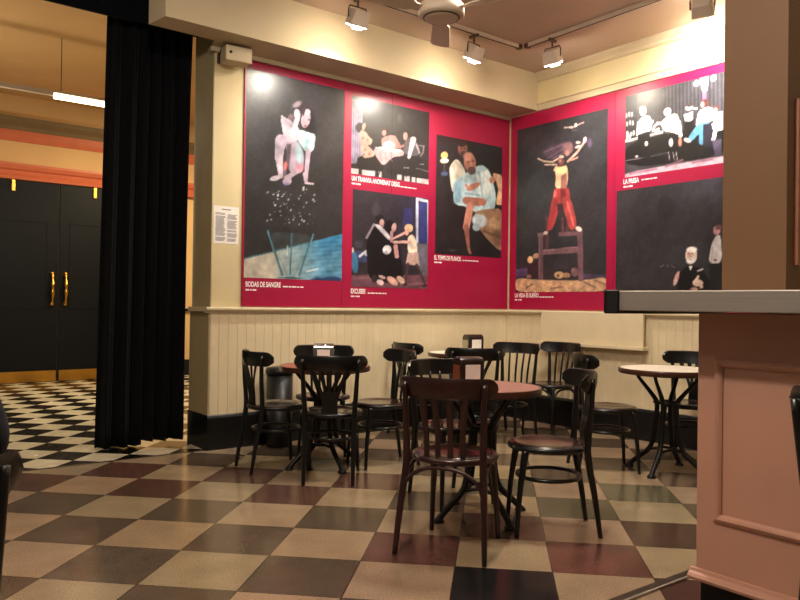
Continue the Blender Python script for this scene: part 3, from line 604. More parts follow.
def lettering(parent, s, u, z, width, right=False, small=None, name='caption'):
    cu_ = bpy.data.curves.new('t', 'FONT'); cu_.body = s; cu_.size = 1; cu_.offset = .032
    to = bpy.data.objects.new('t', cu_); COL.objects.link(to)
    bpy.context.view_layer.update()
    me = bpy.data.meshes.new_from_object(to.evaluated_get(bpy.context.evaluated_depsgraph_get()))
    bpy.data.objects.remove(to)
    bm = bmesh.new(); bm.from_mesh(me); bpy.data.meshes.remove(me)
    xs = [v.co.x for v in bm.verts]; x0, x1 = min(xs), max(xs); k = width/(x1-x0); ky = .060
    for v in bm.verts: v.co = Vector(((v.co.x-x0)*k+u, 0, v.co.y*ky+z))
    rnd = random.Random(len(s))
    bm2 = bmesh.new(); rnd = random.Random(len(s))
    def bar_(x, l, zz, h_): bm2.faces.new([bm2.verts.new(p) for p in ((x, 0, zz), (x+l, 0, zz), (x+l, 0, zz+h_), (x, 0, zz+h_))])
    (ua, ub, zz) = small; x = ua
    while x < ub-.01:
        l = min(rnd.uniform(.02, .05), ub-x); bar_(x, l, zz, .011); x += l+.007
    x = u
    bm3 = bmesh.new()
    for l in (.035, .012, .035):
        bm3.faces.new([bm3.verts.new(p) for p in ((x, 0, z-.034), (x+l, 0, z-.034), (x+l, 0, z-.02), (x, 0, z-.02))]); x += l+.008
    for q in (bm, bm2, bm3):
        if right:
            for v in q.verts: v.co = Vector((0, -v.co.x, v.co.z))
    return [obj(name, bm, 'text', parent), obj('credit_line', bm2, 'text', parent), obj('date_line', bm3, 'text', parent)]


FACE = .010      # front face of boards at y=.010 (left) -> just off the wall
def board(label, u0, u1, right=False):
    o = thing('poster_board', label, 'poster', P0 if not right else wp(UC, 0), A0, 'crimson poster boards on the walls')
    if right: bm = bbox(-.012, -.001, -u1, -u0, 1.15, 3.195)
    else: bm = bbox(u0, u1, .012, .029, 1.15, 3.172)
    obj('board', bm, 'pink', o); return o
YF = .0105
def setf(o, right, k=0):
    if isinstance(o, list):
        for q in o: setf(q, right, k)
        return
    if right: o.location.x = -.0132-k*.0004
    else: o.location.y = YF-k*.0004
b = board('left end crimson board with a photograph of a woman crouching above a glass', .285, 1.256)
setf(photograph(b, p1, .298, 1.252, 1.385, 3.105, [(246.5, 66.5), (343.6, 91), (342.7, 279), (246, 278)], (46, 43, 46), gain=.86), 0)
setf(lettering(b, 'BODAS DE SANGRE', .315, 1.312, .325, small=(.66, .86, 1.314)), 0, 1)
b = board('wide crimson board with three theatre photographs, left of the wall corner', 1.259, UC-.013)
setf(photograph(b, p2, 1.339, 2.252, 2.365, 3.073, [(352, 94), (429, 113.7), (428.5, 184), (351.5, 174)], (34, 31, 35), gain=.88), 0)
setf(lettering(b, 'UN TRANVIA ANOMENAT DESIG', 1.346, 2.302, .55, small=(1.905, 2.10, 2.30)), 0, 1)
setf(photograph(b, p3, 1.36, 2.254, 1.337, 2.225, [(353.4, 190), (428, 198), (427, 288.7), (350.7, 287)], (38, 33, 40)), 0)
setf(lettering(b, 'EXCUSES!', 1.353, 1.277, .16, small=(1.54, 1.755, 1.277)), 0, 1)
setf(photograph(b, p4, 2.348, 3.272, 1.69, 2.873, [(436.5, 133), (502.8, 149), (500, 257.7), (434.6, 254)], (29, 25, 27)), 0)
setf(lettering(b, 'EL TEMPS DE PLANCK', 2.339, 1.632, .36, small=(2.715, 2.94, 1.635)), 0, 1)
obj('seam', bbox(1.794, 1.7965, .0098, .0118, 2.225, 3.172), 'hole', b)
b = board('crimson board right of the corner showing a man in red trousers on a frame', .014, 1.340, True)
setf(photograph(b, p5, .106, 1.259, 1.33, 3.054, [(517.5, 131), (607.5, 106.7), (605.4, 292), (515, 291.7)], (42, 42, 46), True), 1)
setf(lettering(b, 'LA VIDA ES SUEÑO', .099, 1.275, .33, True, small=(.44, .627, 1.272)), 1, 1)
b = board('right end crimson board, people at a bar above a bearded man in suit', 1.343, 2.95, True)
setf(photograph(b, p6, 1.453, 2.90, 2.375, 3.12, [(625.8, 91), (721, 77.5), (719.6, 164), (624, 177)], (54, 51, 56), True, (1.453, 2.37)), 1)
setf(lettering(b, 'LA PRESA', 1.439, 2.316, .165, True, small=(1.63, 1.787, 2.326)), 1, 1)
setf(photograph(b, p7, 1.366, 2.90, 1.33, 2.26, [(616.7, 190.4), (719.6, 178), (719, 291), (614.6, 291)], (41, 39, 43), True, (1.366, 2.372)), 1)

# paper notice
nt_ = thing('paper_notice', 'white printed paper notice taped to the wall left of the posters', 'notice', P0, A0)
obj('sheet', bbox(.038, .255, .0275, .0295, 1.652, 1.955), 'paper', nt_)
bm = bmesh.new(); rn = random.Random(4)
def strip(x0, x1, z, h): bm.faces.new([bm.verts.new(p) for p in ((x0, .0268, z), (x1, .0268, z), (x1, .0268, z+h), (x0, .0268, z+h))])
strip(.105, .185, 1.925, .008)
for x0 in (.052, .152):
    z = 1.895
    while z > 1.672:
        if rn.random() < .88: strip(x0+rn.uniform(0, .006), x0+.09-rn.uniform(0, .02), z, .0048)
        z -= .0085
obj('print', bm, 'ink', nt_)
# box on bracket
sp = thing('wall_speaker', 'small beige box on a bracket high on the wall beneath the beam', 'speaker', wp(.125, .06, 3.09), A0-.10)
o = bev(obj('body', bbox(-.085, .13, -.13, .015, -.02, .10), 'speaker', sp), .008)
obj('hole', lt([(0, 0), (.012, 0), (.012, .004), (0, .004)], 12), 'hole', o).matrix_local = Matrix.Translation((-.045, -.131, .045)) @ Matrix.Rotation(PI/2, 4, 'X')
bm = bmesh.new(); tube(bm, spline([(-.075, .012, .04), (-.085, 0, .07), (-.07, -.02, .095), (.06, -.06, .105)], 5), .007, 8); box(bm, -.09, -.055, .012, .07, 0, .075)
obj('bracket', bm, 'darkmetal', sp)

# cover board over wainscot (right wall)
hb = thing('hatch_cover', 'flat cream board with a sill fixed over the boarding below the posters', 'cover', wp(UC, 0), A0)
bev(obj('panel', bbox(-.085, -.058, -1.71, -.53, .835, 1.135), 'wains', hb), .004)
bm = bmesh.new(); box(bm, -.115, -.034, -1.73, -.50, .80, .833); bev(obj('sill', bm, 'wains', hb), .006)

# ------------------------------------------------------------------ ceiling tracks, lamps, fan
def track(label, p0_, p1_):
    d = p1_-p0_; L_ = d.length; o = thing('lighting_track', label, 'track', p0_, math.atan2(d.y, d.x), 'ceiling lighting tracks')
    bm = bmesh.new(); box(bm, 0, L_, -.018, .018, ZC-.034, ZC-.001); obj('rail', bm, 'white', o)
    obj('slot', bbox(.01, L_-.01, -.006, .006, ZC-.0365, ZC-.0335), 'hole', o)
    obj('end_cap', bbox(L_-.03, L_+.012, -.022, .022, ZC-.04, ZC-.001), 'greymetal', o)
    return o
track('ceiling track parallel to the left poster wall, carrying two lamps', wp(-.4, .83), wp(2.615, .84))
track('ceiling track parallel to the right poster wall, carrying two lamps', wp(2.655, 3.6), wp(2.645, .90))
def spot(label, u, w, aim_u, aim_w, tilt=52, energy=60, lit=True):
    d = WD*(aim_u-u)+ND*(aim_w-w); rz = math.atan2(d.y, d.x)-PI/2      # local +Y looks at the wall
    o = thing('track_spotlight', label, 'spotlight', wp(u, w, 0), rz, 'white track spotlights')
    z = ZC-.0368
    obj('adapter', bbox(-.012, .012, -.05, .05, z-.022, z), 'greymetal', o)
    obj('stem', tb([(0, 0, z-.02), (0, 0, z-.075)], .009, 8), 'greymetal', o)
    zy = z-.075
    obj('yoke', tb([(-.085, 0, zy-.092), (-.085, 0, zy-.03), (-.075, 0, zy), (.075, 0, zy), (.085, 0, zy-.03), (.085, 0, zy-.092)], .006, 8, ref=(0, 1, 0)), 'greymetal', o)
    MM = Matrix.Translation((0, 0, zy-.092)) @ Matrix.Rotation(R(-min(62, tilt+10)), 4, 'X'); ML = Matrix.Translation((0, 0, zy-.105)) @ Matrix.Rotation(R(-tilt), 4, 'X')
    bm = bmesh.new(); prism(bm, [(-.062, -.07), (.062, -.07), (.08, .05), (-.08, .05)], -.05, .05)
    h = obj('lamp_head', bm, 'white', o); h.matrix_local = MM; bev(h, .006)
    obj('glass', bbox(-.068, .068, .0505, .056, -.04, .04), 'lamp', h)
    obj('bulb', tb([(-.03, .062, 0), (.05, .062, 0)], .014, 10, ref=(0, 1, 0)), 'lamp', h)
    ld = bpy.data.lights.new('spot', 'SPOT'); ld.energy = energy; ld.color = (1, .95, .86); ld.spot_size = R(100); ld.spot_blend = 1.0; ld.shadow_soft_size = .04
    lo = bpy.data.objects.new('spot', ld); COL.objects.link(lo); lo.parent = o
    lo.matrix_local = ML @ Matrix.Translation((0, .085, 0)) @ Matrix.Rotation(R(90), 4, 'X')
    return o
spot('first white spotlight from the left on the left ceiling track', .82, .83, .85, 0, 52, 90)
spot('white spotlight hanging beside the ceiling fan blade on the left track', 2.05, .83, 1.95, 0, 52, 90)
spot('white spotlight nearest the wall corner on the right ceiling track', 2.65, 1.20, UC, 1.1, 52, 90)
spot('white spotlight beside the tan column on the right ceiling track', 2.65, 2.62, UC, 2.35, 15, 260)

fan = thing('ceiling_fan', 'white three-bladed ceiling fan hanging from the cafe ceiling', 'fan', (.225, 4.40, 2.93), 0)
obj('rod', tb([(0, 0, .1), (0, 0, ZC-2.95)], .014, 10), 'white', fan, True)
obj('canopy', lt([(0, ZC-2.951), (.065, ZC-2.951), (.06, ZC-3.0), (.03, ZC-3.04), (.014, ZC-3.05)], 24), 'white', fan, True)
mo = obj('motor_housing', lt([(0, -.035), (.09, -.035), (.10, -.03), (.104, -.022), (.125, -.022), (.138, -.012), (.14, .01), (.135, .045), (.11, .07), (.06, .085), (.02, .10), (0, .10)], 36), 'white', fan, True)
obj('trim_ring', lt([(.102, -.030), (.108, -.030), (.112, -.024), (.106, -.02)], 36), 'greymetal', mo, True)
for a in (88, -32, 208):
    bm = bmesh.new(); n = 12
    for sgn in (0, 1): pass
    pr = [(.10, -.022), (.18, -.028), (.22, -.055), (.40, -.062), (.56, -.066), (.585, -.05), (.59, 0), (.585, .05), (.56, .066), (.40, .062), (.22, .055), (.18, .028), (.10, .022)]
    prism(bm, pr, .011, .019)
    bmesh.ops.transform(bm, matrix=Matrix.Rotation(R(a), 4, 'Z') @ Matrix.Rotation(R(12), 4, 'X'), verts=bm.verts)
    obj('blade', bm, 'white', fan)

# ------------------------------------------------------------------ bentwood chairs
def rail_bm(z0=.735, z1=.845, rad=.30, cy=.07, half=51, th=.020):
    bm = bmesh.new(); n = 28; rings = []
    for i in range(n+1):
        t = i/n*2-1; a = R(half)*t
        e = max(0, abs(t)-.80)/.20
        zt = z1-.004-.030*e**2; zb = z0+.004+.030*e**1.6
        tt = th*(1-.35*e**2)
        lean = .0
        ring = []
        for (ro, zz) in ((rad-tt*.5, zb+.006), (rad+tt*.2, zb), (rad+tt*.5, zb+.012), (rad+tt*.5+.004, (zt+zb)/2), (rad+tt*.5, zt-.012), (rad+tt*.2, zt), (rad-tt*.5, zt-.006), (rad-tt*.5+.003, (zt+zb)/2)):
            r2 = ro+(zz-z0)*.12
            ring.append(bm.verts.new((r2*math.sin(a), cy-r2*math.cos(a), zz)))
        rings.append(ring)
    for A, B in zip(rings, rings[1:]):
        for k in range(8): bm.faces.new((A[k], A[(k+1) % 8], B[(k+1) % 8], B[k]))
    bm.faces.new(rings[0][::-1]); bm.faces.new(rings[-1]); return bm
def ringpath(r, z, n=28, sy=1): return [(r*math.cos(2*PI*i/n), r*sy*math.sin(2*PI*i/n), z) for i in range(n)]
def make_chair(label, style='fan', m='chair', hoop=True, arch=False, wide=0, seat='seat'):
    t = thing('bentwood_chair', label, 'chair', group='bentwood cafe chairs')
    # seat: dished round disc with rim
    prof = [(0, .452), (.10, .451), (.15, .455), (.172, .462), (.188, .463), (.197, .458), (.20, .448), (.198, .432), (.19, .424), (.17, .424), (0, .430)]
    bm = bmesh.new(); lathe(bm, prof, 40)
    for v in bm.verts:
        v.co.y *= .98
        if v.co.y < 0: v.co.x *= 1-.10*(-v.co.y/.2)
    st = sharpen(obj('seat', bm, seat, t), 50)
    obj('seat_rim', tb(ringpath(.199, .443), .0165, 10, closed=True), m, st, True)
    w = wide
    for s in (-1, 1):
        pts = spline([(s*(.160+w), -.245, 0), (s*(.160+w*.8), -.215, .2), (s*(.162+w*.5), -.178, .40), (s*(.166+w*.4), -.176, .50), (s*(.174+w*.3), -.186, .64), (s*(.185+w*.2), -.192, .815)], 6)
        obj('leg', tb(pts, [.0125, .016, .0185, .0175, .0155, .013], 10, ref=(0, 1, 0)), m, t, True)
        pts = spline([(s*.178, .185, 0), (s*.168, .172, .2), (s*.155, .152, .36), (s*.148, .140, .435)], 5)
        obj('leg', tb(pts, [.012, .0145, .0185, .020], 10, ref=(0, 1, 0)), m, t, True)
    sharpen(obj('top_rail', rail_bm(), m, t), 45)
    if style == 'fan':
        bm = bmesh.new()
        for k in (-2, -1, 0, 1, 2):
            x0, x1 = k*.020, k*.061
            pts = spline([(x0, -.185, .45), (x0*1.05, -.188, .54), (x0+(x1-x0)*.35, -.203, .63), (x1, -.235+abs(k)*.013, .755)], 5)
            tube(bm, pts, [.012, .012, .012, .013, .016], 8, flat=.45, ref=(1, 0, 0))
        q = [[bm.verts.new((sx*wd_, yy, zz)) for sx, yy in ((-1, y0), (1, y0), (1, y0+.014), (-1, y0+.014))] for wd_, zz, y0 in ((.056, .45, -.194), (.050, .52, -.196), (.060, .60, -.207))]
        for A, B in zip(q, q[1:]):
            for k in range(4): bm.faces.new((A[k], A[(k+1) % 4], B[(k+1) % 4], B[k]))
        bm.faces.new(q[0]); bm.faces.new(q[-1])
        sharpen(obj('splat', bm, m, t), 50)
    elif style == 'slat':
        for k in (-1.5, -.5, .5, 1.5):
            pts = spline([(k*.062, -.180+abs(k)*.008, .44), (k*.066, -.200+abs(k)*.01, .60), (k*.072, -.236+abs(k)*.014, .76)], 5)
            obj('spindle', tb(pts, [.009, .0105, .009], 8, ref=(1, 0, 0)), m, t, True)
    else:   # broad vertical splats
        for k in (-1.6, -.55, .55, 1.6):
            pts = spline([(k*.056, -.182+abs(k)*.008, .44), (k*.056, -.19+abs(k)*.008, .56), (k*.066, -.236+abs(k)*.014, .76)], 5)
            obj('splat', tb(pts, [.013, .014, .021], 8, flat=.4, ref=(1, 0, 0)), m, t, True)
    if hoop:
        obj('hoop', tb([(1.03*x, y-.005, z) for x, y, z in ringpath(.165, .285)], .011, 8, closed=True), m, t, True)
    if arch:
        bm = bmesh.new()
        for s in (-1, 1):
            for (ya, yb) in ((-.195, -.185), (.165, .15)):
                pass
        def arc(p, q, top, n=10):
            p, q = Vector(p), Vector(q); mid = (p+q)/2
            return spline([p, p.lerp(q, .06)+Vector((0, 0, (top-p.z)*.55)), p.lerp(q, .25)+Vector((0, 0, (top-p.z)*.92)), mid+Vector((0, 0, top-p.z)), p.lerp(q, .75)+Vector((0, 0, (top-p.z)*.92)), p.lerp(q, .94)+Vector((0, 0, (top-p.z)*.55)), q], 4)
        tube(bm, arc((-.16-w*.7, -.205, .26), (.16+w*.7, -.205, .26), .415), .0095, 8)
        tube(bm, arc((-.165, .165, .26), (.165, .165, .26), .415), .0095, 8)
        for s in (-1, 1): tube(bm, arc((s*(.163+w*.6), -.19, .26), (s*.163, .165, .26), .415), .0095, 8)
        obj('arch_brace', bm, m, t, True)
    return t
def put(o, x, y, face, label=None):     # face: direction the sitter looks, degrees from +x
    o.location = (x, y, 0); o.rotation_euler = (0, 0, R(face)-PI/2)
    if label: o['label'] = label
    return o
def foot(o): return o
cA = put(make_chair('dark red wooden chair in front, its back to the viewer', 'broad', 'chairred', False, True, .058, 'seat'), .282, 3.635, 69)
cF = make_chair('x', 'fan'); cS = make_chair('x', 'slat'); cG = make_chair('x', 'slat', hoop=False, arch=True)
put(cF, .80, 3.93, 179, 'black bentwood chair drawn up right of the front table, in side view')
put(copy_tree(cF), -.455, 5.01, 91, 'black fan-backed chair in front of the left table, back to the viewer')
put(copy_tree(cF), -.875, 5.30, 31, 'black bentwood chair left of the left table, beside the black bin')
put(cS, .33, 4.47, 297, 'black chair behind the front table, mostly hidden by the dark red chair')
put(copy_tree(cS), -.60, 5.83, 275, 'black chair behind the left table, facing the viewer')
put(copy_tree(cS), -.135, 5.46, 205, 'black spindle-backed chair right of the left table, turned towards it')
put(copy_tree(cS), 1.0, 6.71, 232, 'black spindle-backed chair right of the small marble table by the wall')
put(copy_tree(cF), .62, 6.10, 88, 'black fan-backed chair whose rail shows just behind the front table napkin dispenser')
put(copy_tree(cF), .20, 6.72, 30, 'black fan-backed chair left of the small marble table by the wall')
put(cG, 1.43, 6.93, 218, 'black chair with arched braces against the right wall under the hatch cover')
put(copy_tree(cS), 1.53, 5.40, 0, 'black chair left of the right-hand marble table, facing it')
put(copy_tree(cF), 2.24, 5.66, 235, 'black chair behind the right-hand marble table, partly hidden by the bar')
put(copy_tree(cF), -1.13, 1.62, 135, 'black chair at the left edge of the photo under the seated person')

# bar stool at the right edge
bs = thing('bar_stool', 'black bentwood bar stool at the right edge in front of the bar', 'stool')
k = .15
bm = bmesh.new(); lathe(bm, [(0, .60), (.12, .60), (.17, .61), (.185, .60), (.185, .575), (0, .575)], 36); sharpen(obj('seat', bm, 'seat', bs), 50)
for s in (-1, 1):
    obj('leg', tb(spline([(s*.18, -.23, 0), (s*.165, -.17, .5), (s*.166, -.175, .62), (s*.185, -.222, .93)], 6), [.014, .018, .017, .013], 10, ref=(0, 1, 0)), 'chair', bs, True)
    obj('leg', tb(spline([(s*.18, .2, 0), (s*.15, .14, .585)], 6), [.013, .019], 10, ref=(0, 1, 0)), 'chair', bs, True)
sharpen(obj('top_rail', rail_bm(.88, .968), 'chair', bs), 45)
obj('hoop', tb([(x, y-.01, z) for x, y, z in ringpath(.19, .25)], .011, 8, closed=True), 'chair', bs, True)
bm = bmesh.new()
for q in (-1.5, -.5, .5, 1.5): tube(bm, spline([(q*.06, -.17, .59), (q*.066, -.21, .75), (q*.07, -.236, .90)], 5), .009, 8)
obj('splat', bm, 'chair', bs, True)
bs.location = (1.405, 2.06, 0); bs.rotation_euler = (0, 0, A0-PI/2)

# ------------------------------------------------------------------ tables
def make_table(label, top, r=.33, zt=.73):
    t = thing('cafe_table', label, 'table', group='round cafe tables')
    sharpen(obj('table_top', lt([(0, zt), (r-.014, zt), (r-.012, zt-.002), (r-.012, zt-.03), (0, zt-.03)], 56), top, t), 40)
    sharpen(obj('table_rim', lt([(r-.013, zt+.001), (r-.003, zt), (r, zt-.006), (r, zt-.028), (r-.004, zt-.036), (r-.05, zt-.036), (r-.05, zt-.031), (r-.013, zt-.03)], 56), 'rim', t), 40)
    for k in range(4):
        a = k*PI/2+PI/4; c, s = math.cos(a), math.sin(a)
        P = lambda rr, z: (rr*c, rr*s, z)
        pts = spline([P(.235, zt-.038), P(.20, .655), P(.125, .57), P(.075, .50), P(.072, .42), P(.088, .28), P(.12, .16), P(.20, .085), P(.25, .04), P(.275, .012)], 5)
        lg = obj('leg', tb(pts, [.012, .013, .015, .018, .017, .017, .018, .018, .017, .02], 9, ref=(-s, c, 0)), 'iron', t, True)
        obj('foot_pad', lt([(0, 0), (.03, 0), (.032, .008), (.022, .02), (.012, .03), (0, .032)], 14, P(.275, 0)), 'iron', lg, True)
    obj('collar', lt([(.04, .49), (.09, .49), (.096, .50), (.09, .51), (.04, .51), (.036, .50), (.04, .49)], 24), 'iron', t, True)
    bm = bmesh.new()
    for k in range(4):
        a = k*PI/2+PI/4; b2 = a+PI/2
        p = Vector((.125*math.cos(a), .125*math.sin(a), .15)); q = Vector((.125*math.cos(b2), .125*math.sin(b2), .15)); mid = (p+q)/2
        tube(bm, spline([p, mid*.7+Vector((0, 0, .06)), q], 6), .010, 8)
    obj('stretcher', bm, 'iron', t, True)
    obj('top_plate', lt([(0, zt-.048), (.25, zt-.048), (.25, zt-.036), (0, zt-.036)], 32), 'iron', t)
    return t
def place(t, x, y, rz): t.location = (x, y, 0); t.rotation_euler = (0, 0, R(rz)); return t
place(make_table('front round table with a brown-red top and cast iron legs', 'toppink'), .47, 4.13, 28-45+180)
place(make_table('left round table with a red-brown top and cast iron legs', 'topred'), -.54, 5.36, -11)
place(make_table('right-hand white marble table beside the bar', 'marble', .34, .745), 1.94, 5.32, 5)
place(make_table('small white marble table back by the poster wall', 'marble', .33, .735), .60, 6.95, 20)

def dispenser(label, m, side, x, y, z, rz, sc=1):
    t = thing('napkin_dispenser', label, 'napkin dispenser', (x, y, z), R(rz), 'napkin dispensers on the tables')
    w, d, h = .075*sc, .055*sc, .155*sc
    pr = [(-d, 0), (d, 0), (d, h-.035), (d-.008, h-.014), (d-.03, h), (-d+.03, h), (-d+.008, h-.014), (-d, h-.035)]
    bm = bmesh.new(); extr_u(bm, pr, -w, w); sharpen(bev(obj('casing', bm, m, t), .006, 3), 35)
    for s in (-1, 1): obj('napkins', bbox(-w*.62, w*.62, s*d-.004, s*d+.004, h*.14, h*.72), 'paper', t)
    for s in (-1, 1): obj('side_panel', bbox(s*w-.003, s*w+.003, -d*.75, d*.75, h*.06, h*.7), side, t)
    return t
dispenser('dark brown napkin dispenser on the front table', 'holder', 'woodside', .40, 4.24, .731, 22)
dispenser('dark napkin dispenser on the small marble table by the wall', 'holder', 'chrome', .70, 6.99, .736, 28, 1.1)
dispenser('chrome napkin dispenser on the left table', 'chrome', 'chrome', -.56, 5.44, .731, 5)

# bin by the wall
bn = thing('waste_bin', 'tall black round waste bin standing against the boarded wall', 'bin', wp(.57, .125))
obj('bin_body', lt([(0, 0), (.10, 0), (.103, .02), (.108, .60), (.10, .60), (.095, .03), (0, .025)], 36), 'binblack', bn, True)
obj('lid', lt([(.10, .595), (.117, .598), (.12, .62), (.112, .645), (.06, .655), (0, .657)], 36), 'binblack', bn, True)

# ------------------------------------------------------------------ bar
E0 = Vector((1.2155, 2.99, 0))
AB = math.atan2(ND.y, ND.x)     # bar frame: x along the bar (to the viewer), y = W direction (behind the bar)
bar = thing('bar_counter', 'salmon panelled bar with a brushed steel edged top at right', 'bar', E0, AB)
L_ = 4.2
bev(obj('body', bbox(0, L_, 0, .62, .0955, 1.164), 'salmon', bar), .004)
obj('kick_plate', bbox(.02, L_, .005, .60, 0, .0955), 'blackbase', bar)
bm = bmesh.new(); pr = [(.0, .088), (-.026, .088), (-.03, .10), (-.022, .112), (-.012, .118), (-.008, .13), (0, .132)]
extr_u(bm, pr, -.02, L_); obj('base_moulding', bm, 'salmon', bar)
def frame(x0, x1, z0, z1):
    bm = bmesh.new(); pr = [(0, 0), (0, .034), (-.008, .034), (-.016, .026), (-.020, .016), (-.014, .006), (-.004, 0)]
    P = [(x0, z0), (x1, z0), (x1, z1), (x0, z1)]
    rings = []
    for i, (x, z) in enumerate(P):
        sx = 1 if i in (0, 3) else -1; sz = 1 if i in (0, 1) else -1
        rings.append([bm.verts.new((x+sx*d, y, z+sz*d)) for y, d in pr])
    for i in range(4):
        A, B = rings[i], rings[(i+1) % 4]
        for k in range(len(pr)): bm.faces.new((A[k], A[(k+1) % len(pr)], B[(k+1) % len(pr)], B[k]))
    return bm
for q in range(3): obj('panel_moulding', frame(.075+q*1.35, 1.325+q*1.35, .335, .985), 'salmon', bar)
bm = bmesh.new(); box(bm, -.25, L_, -.25, .66, 1.168, 1.248)
bev(obj('worktop', bm, 'steel', bar), .004)
bm = bmesh.new(); box(bm, -.268, -.20, -.266, -.248, 1.155, 1.252); box(bm, -.268, -.248, -.266, .66, 1.155, 1.252)
bev(obj('corner_guard', bm, 'rubber', bar), .006)
# column standing on the counter
wallobj('trim_19', bbox(0, .45, -.262, 0, 1.2485, ZC), 'column').location = E0+WD*.172-ND*(-.004)
bm = bbox(.06, .10, -.280, -.262, 1.36, 2.02); wallobj('trim_20', bm, 'pinkwood').location = E0+WD*.172-ND*(-.004)
# metal strip in the floor
Pn = Vector((1.283, 3.261, 0)); Pd = Vector((.905, 2.973, 0))
st = obj('trim_21', bbox(-.2, 3.2, -.022, .022, 0, .006), 'stripmetal', None, kind='structure')
st.location = Pn; st.rotation_euler = (0, 0, math.atan2((Pd-Pn).y, (Pd-Pn).x))
bm = bbox(-.2, 3.2, .022, .032, 0, .010); s2 = obj('trim_22', bm, 'steel', None, kind='structure'); s2.location = Pn; s2.rotation_euler = st.rotation_euler

# ------------------------------------------------------------------ seated person at the left edge
def skin(name, V, E, rad, m, parent, root=0, sub=2):
    me = bpy.data.meshes.new(name); me.from_pydata(V, E, [])
    o = bpy.data.objects.new(name, me); COL.objects.link(o); o.parent = parent
    sk_ = o.modifiers.new('skin', 'SKIN'); sk_.use_smooth_shade = True
    for i, r_ in enumerate(rad):
        d = me.skin_vertices[0].data[i]; d.radius = r_ if isinstance(r_, tuple) else (r_, r_); d.use_root = (i == root)
    sb = o.modifiers.new('sub', 'SUBSURF'); sb.levels = sub; sb.render_levels = sub
    dg = bpy.context.evaluated_depsgraph_get(); dg.update()
    me2 = bpy.data.meshes.new_from_object(o.evaluated_get(dg)); o.modifiers.clear(); o.data = me2
    me2.materials.clear(); me2.materials.append(M[m])
    for p in me2.polygons: p.use_smooth = True
    return o
pe = thing('person', 'person in a navy jumper seated at the left edge of the photo, seen from behind', 'person', (-1.175, 1.63, .024), R(135)-PI/2)
# body: pelvis, spine, neck, head, arms resting on thighs, legs bent
BV = [(0, -.02, .55), (0, -.03, .72), (0, -.02, .90), (0, .0, 1.04), (0, .03, 1.12), (0, .05, 1.20), (0, .06, 1.29)]
BE = [(0, 1), (1, 2), (2, 3), (3, 4), (4, 5), (5, 6)]
BR = [(.15, .11), (.14, .10), (.15, .10), (.09, .07), (.052, .055), (.075, .09), (.068, .085)]
for s in (-1, 1):
    b0 = len(BV)
    BV += [(s*.16, -.01, 1.0), (s*.225, -.02, .80), (s*.15, .17, .64), (s*.12, .24, .61)]
    BE += [(2, b0), (b0, b0+1), (b0+1, b0+2), (b0+2, b0+3)]; BR += [.065, .047, .034, (.034, .02)]
    b0 = len(BV)
    BV += [(s*.10, .02, .55), (s*.13, .38, .54), (s*.14, .36, .12), (s*.15, .36, .06), (s*.16, .50, .035)]
    BE += [(0, b0), (b0, b0+1), (b0+1, b0+2), (b0+2, b0+3), (b0+3, b0+4)]; BR += [.09, .065, .045, .038, (.036, .025)]
body = skin('body', BV, BE, BR, 'skin', pe)
hands = []
for s in (-1, 1):
    for q, (dx, ln) in enumerate(((-.024, .066), (-.008, .076), (.008, .072), (.022, .058))):
        p = Vector((s*(.12-.02)+dx, .262, .612))
        bm = tb(spline([p, p+Vector((0, ln*.5, .004)), p+Vector((0, ln*.85, -.012)), p+Vector((0, ln, -.028))], 4), [.009, .0085, .007], 8)
        obj('finger', bm, 'skin', body, True)
    p = Vector((s*.10-s*.03, .235, .615)); obj('finger', tb(spline([p, p+Vector((-s*.03, .025, 0)), p+Vector((-s*.035, .055, -.008))], 4), [.011, .009], 8), 'skin', body, True)
TV = [(0, -.02, .50), (0, -.03, .72), (0, -.02, .90), (0, .0, 1.035), (0, .02, 1.085)]
TE = [(0, 1), (1, 2), (2, 3), (3, 4)]; TR = [(.175, .135), (.165, .125), (.17, .122), (.105, .085), (.064, .066)]
for s in (-1, 1):
    b0 = len(TV); TV += [(s*.165, -.01, .995), (s*.24, -.02, .80), (s*.17, .14, .66)]; TE += [(2, b0), (b0, b0+1), (b0+1, b0+2)]; TR += [.08, .064, .048]
skin('jumper', TV, TE, TR, 'navy', pe)
QV = [(0, 0, .545)]; QE = []; QR = [(.165, .105)]
for s in (-1, 1):
    b0 = len(QV); QV += [(s*.10, .06, .55), (s*.13, .38, .54), (s*.14, .36, .10)]; QE += [(0, b0), (b0, b0+1), (b0+1, b0+2)]; QR += [.098, .078, .062]
skin('trousers', QV, QE, QR, 'jeans', pe)
for s in (-1, 1): skin('shoe', [(s*.145, .32, .05), (s*.15, .40, .05), (s*.165, .54, .04)], [(0, 1), (1, 2)], [(.04, .045), (.045, .045), (.042, .035)], 'leather', pe)
bm = bmesh.new(); bmesh.ops.create_uvsphere(bm, u_segments=24, v_segments=16, radius=1)
for v in bm.verts:
    x, y, z = v.co; rr = 1+.03*math.sin(9*x)*math.sin(11*z)
    if y > .45 and z < .45: y *= .55
    v.co = Vector((x*.092*rr, y*.108*rr+.045, z*.105*rr+1.285))
obj('hair', bm, 'hair', pe, True)
bm = bmesh.new()
for s in (-1, 1): bmesh.ops.create_uvsphere(bm, u_segments=8, v_segments=6, radius=.012, matrix=Matrix.Translation((s*.032, .142, 1.245)))
obj('eyes', bm, 'leather', pe, True)
obj('nose', tb([(0, .135, 1.255), (0, .16, 1.222), (0, .14, 1.21)], [.008, .014, .008], 8), 'skin', body, True)
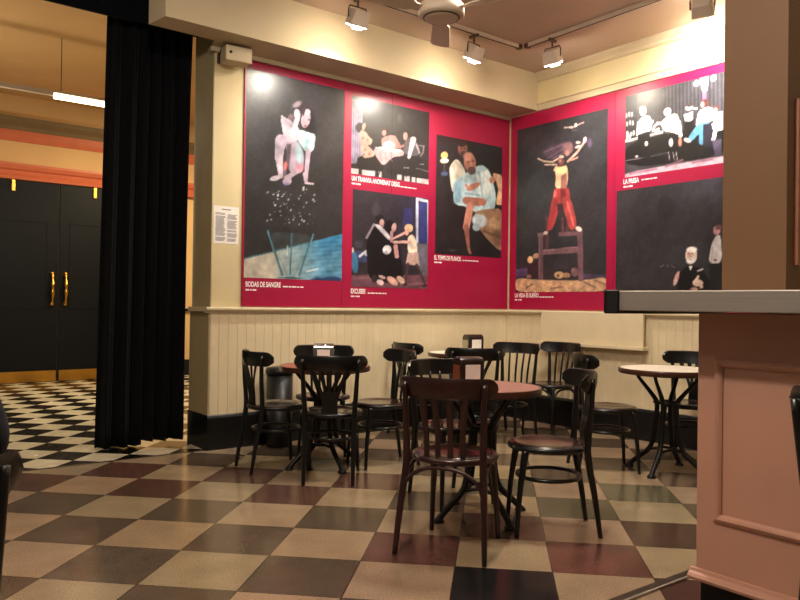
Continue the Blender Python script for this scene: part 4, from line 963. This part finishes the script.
obj('mouth', tb([(-.024, .132, 1.185), (0, .142, 1.183), (.024, .132, 1.185)], .006, 6), M['woodside'], body, True)
bm = bmesh.new()
for s in (-1, 1): lathe(bm, [(0, -.03), (.010, -.02), (.014, .01), (.010, .03), (0, .034)], 10, (s*.088, .045, 1.235))
obj('ears', bm, 'skin', body, True)
for s in (-1, 1): obj('cuff', tb([(s*.178, .12, .67), (s*.150, .155, .648)], [.051, .047], 14), 'paper', pe, True)

# ------------------------------------------------------------------ lights
def area(name, loc, size, energy, color, target=None, shape='DISK'):
    l = bpy.data.lights.new(name, 'AREA'); l.shape = shape; l.size = size; l.energy = energy; l.color = color
    o = bpy.data.objects.new(name, l); COL.objects.link(o); o.location = loc
    if target: o.rotation_euler = (Vector(target)-Vector(loc)).to_track_quat('-Z', 'Y').to_euler()
    return o
def point(name, loc, energy, color, r=.08):
    l = bpy.data.lights.new(name, 'POINT'); l.energy = energy; l.color = color; l.shadow_soft_size = r
    o = bpy.data.objects.new(name, l); COL.objects.link(o); o.location = loc; return o
warm = (1, .895, .75)
point('cafe light', (-.5, 1.7, 3.2), 155, warm, .07)
area('cafe light', (.8, 4.5, 3.50), .5, 70, warm)  # unseen light added above the tables to brighten their tops
point('cafe light', (-2.2, 2.6, 3.1), 28, warm, .12)
point('column side fill', (2.5, 2.1, 2.7), 14, warm, .08)  # added fill with no visible source, brightens the column's dark side
area('hall light', wp(.0, -3.1, 3.30), .9, 45, (1, .90, .70), wp(0, -3.1, 0), 'DISK')
area('hall light', wp(1.6, -3.6, 3.6), .6, 120, (1, .82, .5), wp(1.6, -4.4, 0), 'DISK')  # unseen light added to brighten the wall strip beside the curtain
point('hall light', wp(-1.8, -3.2, 2.4), 60, (1, .88, .68), .2)  # added warm fill for the orange door trim, no fitting here
w = bpy.data.worlds.new('world'); S.world = w; w.use_nodes = True
w.node_tree.nodes['Background'].inputs[0].default_value = (1, .88, .72, 1); w.node_tree.nodes['Background'].inputs[1].default_value = .09
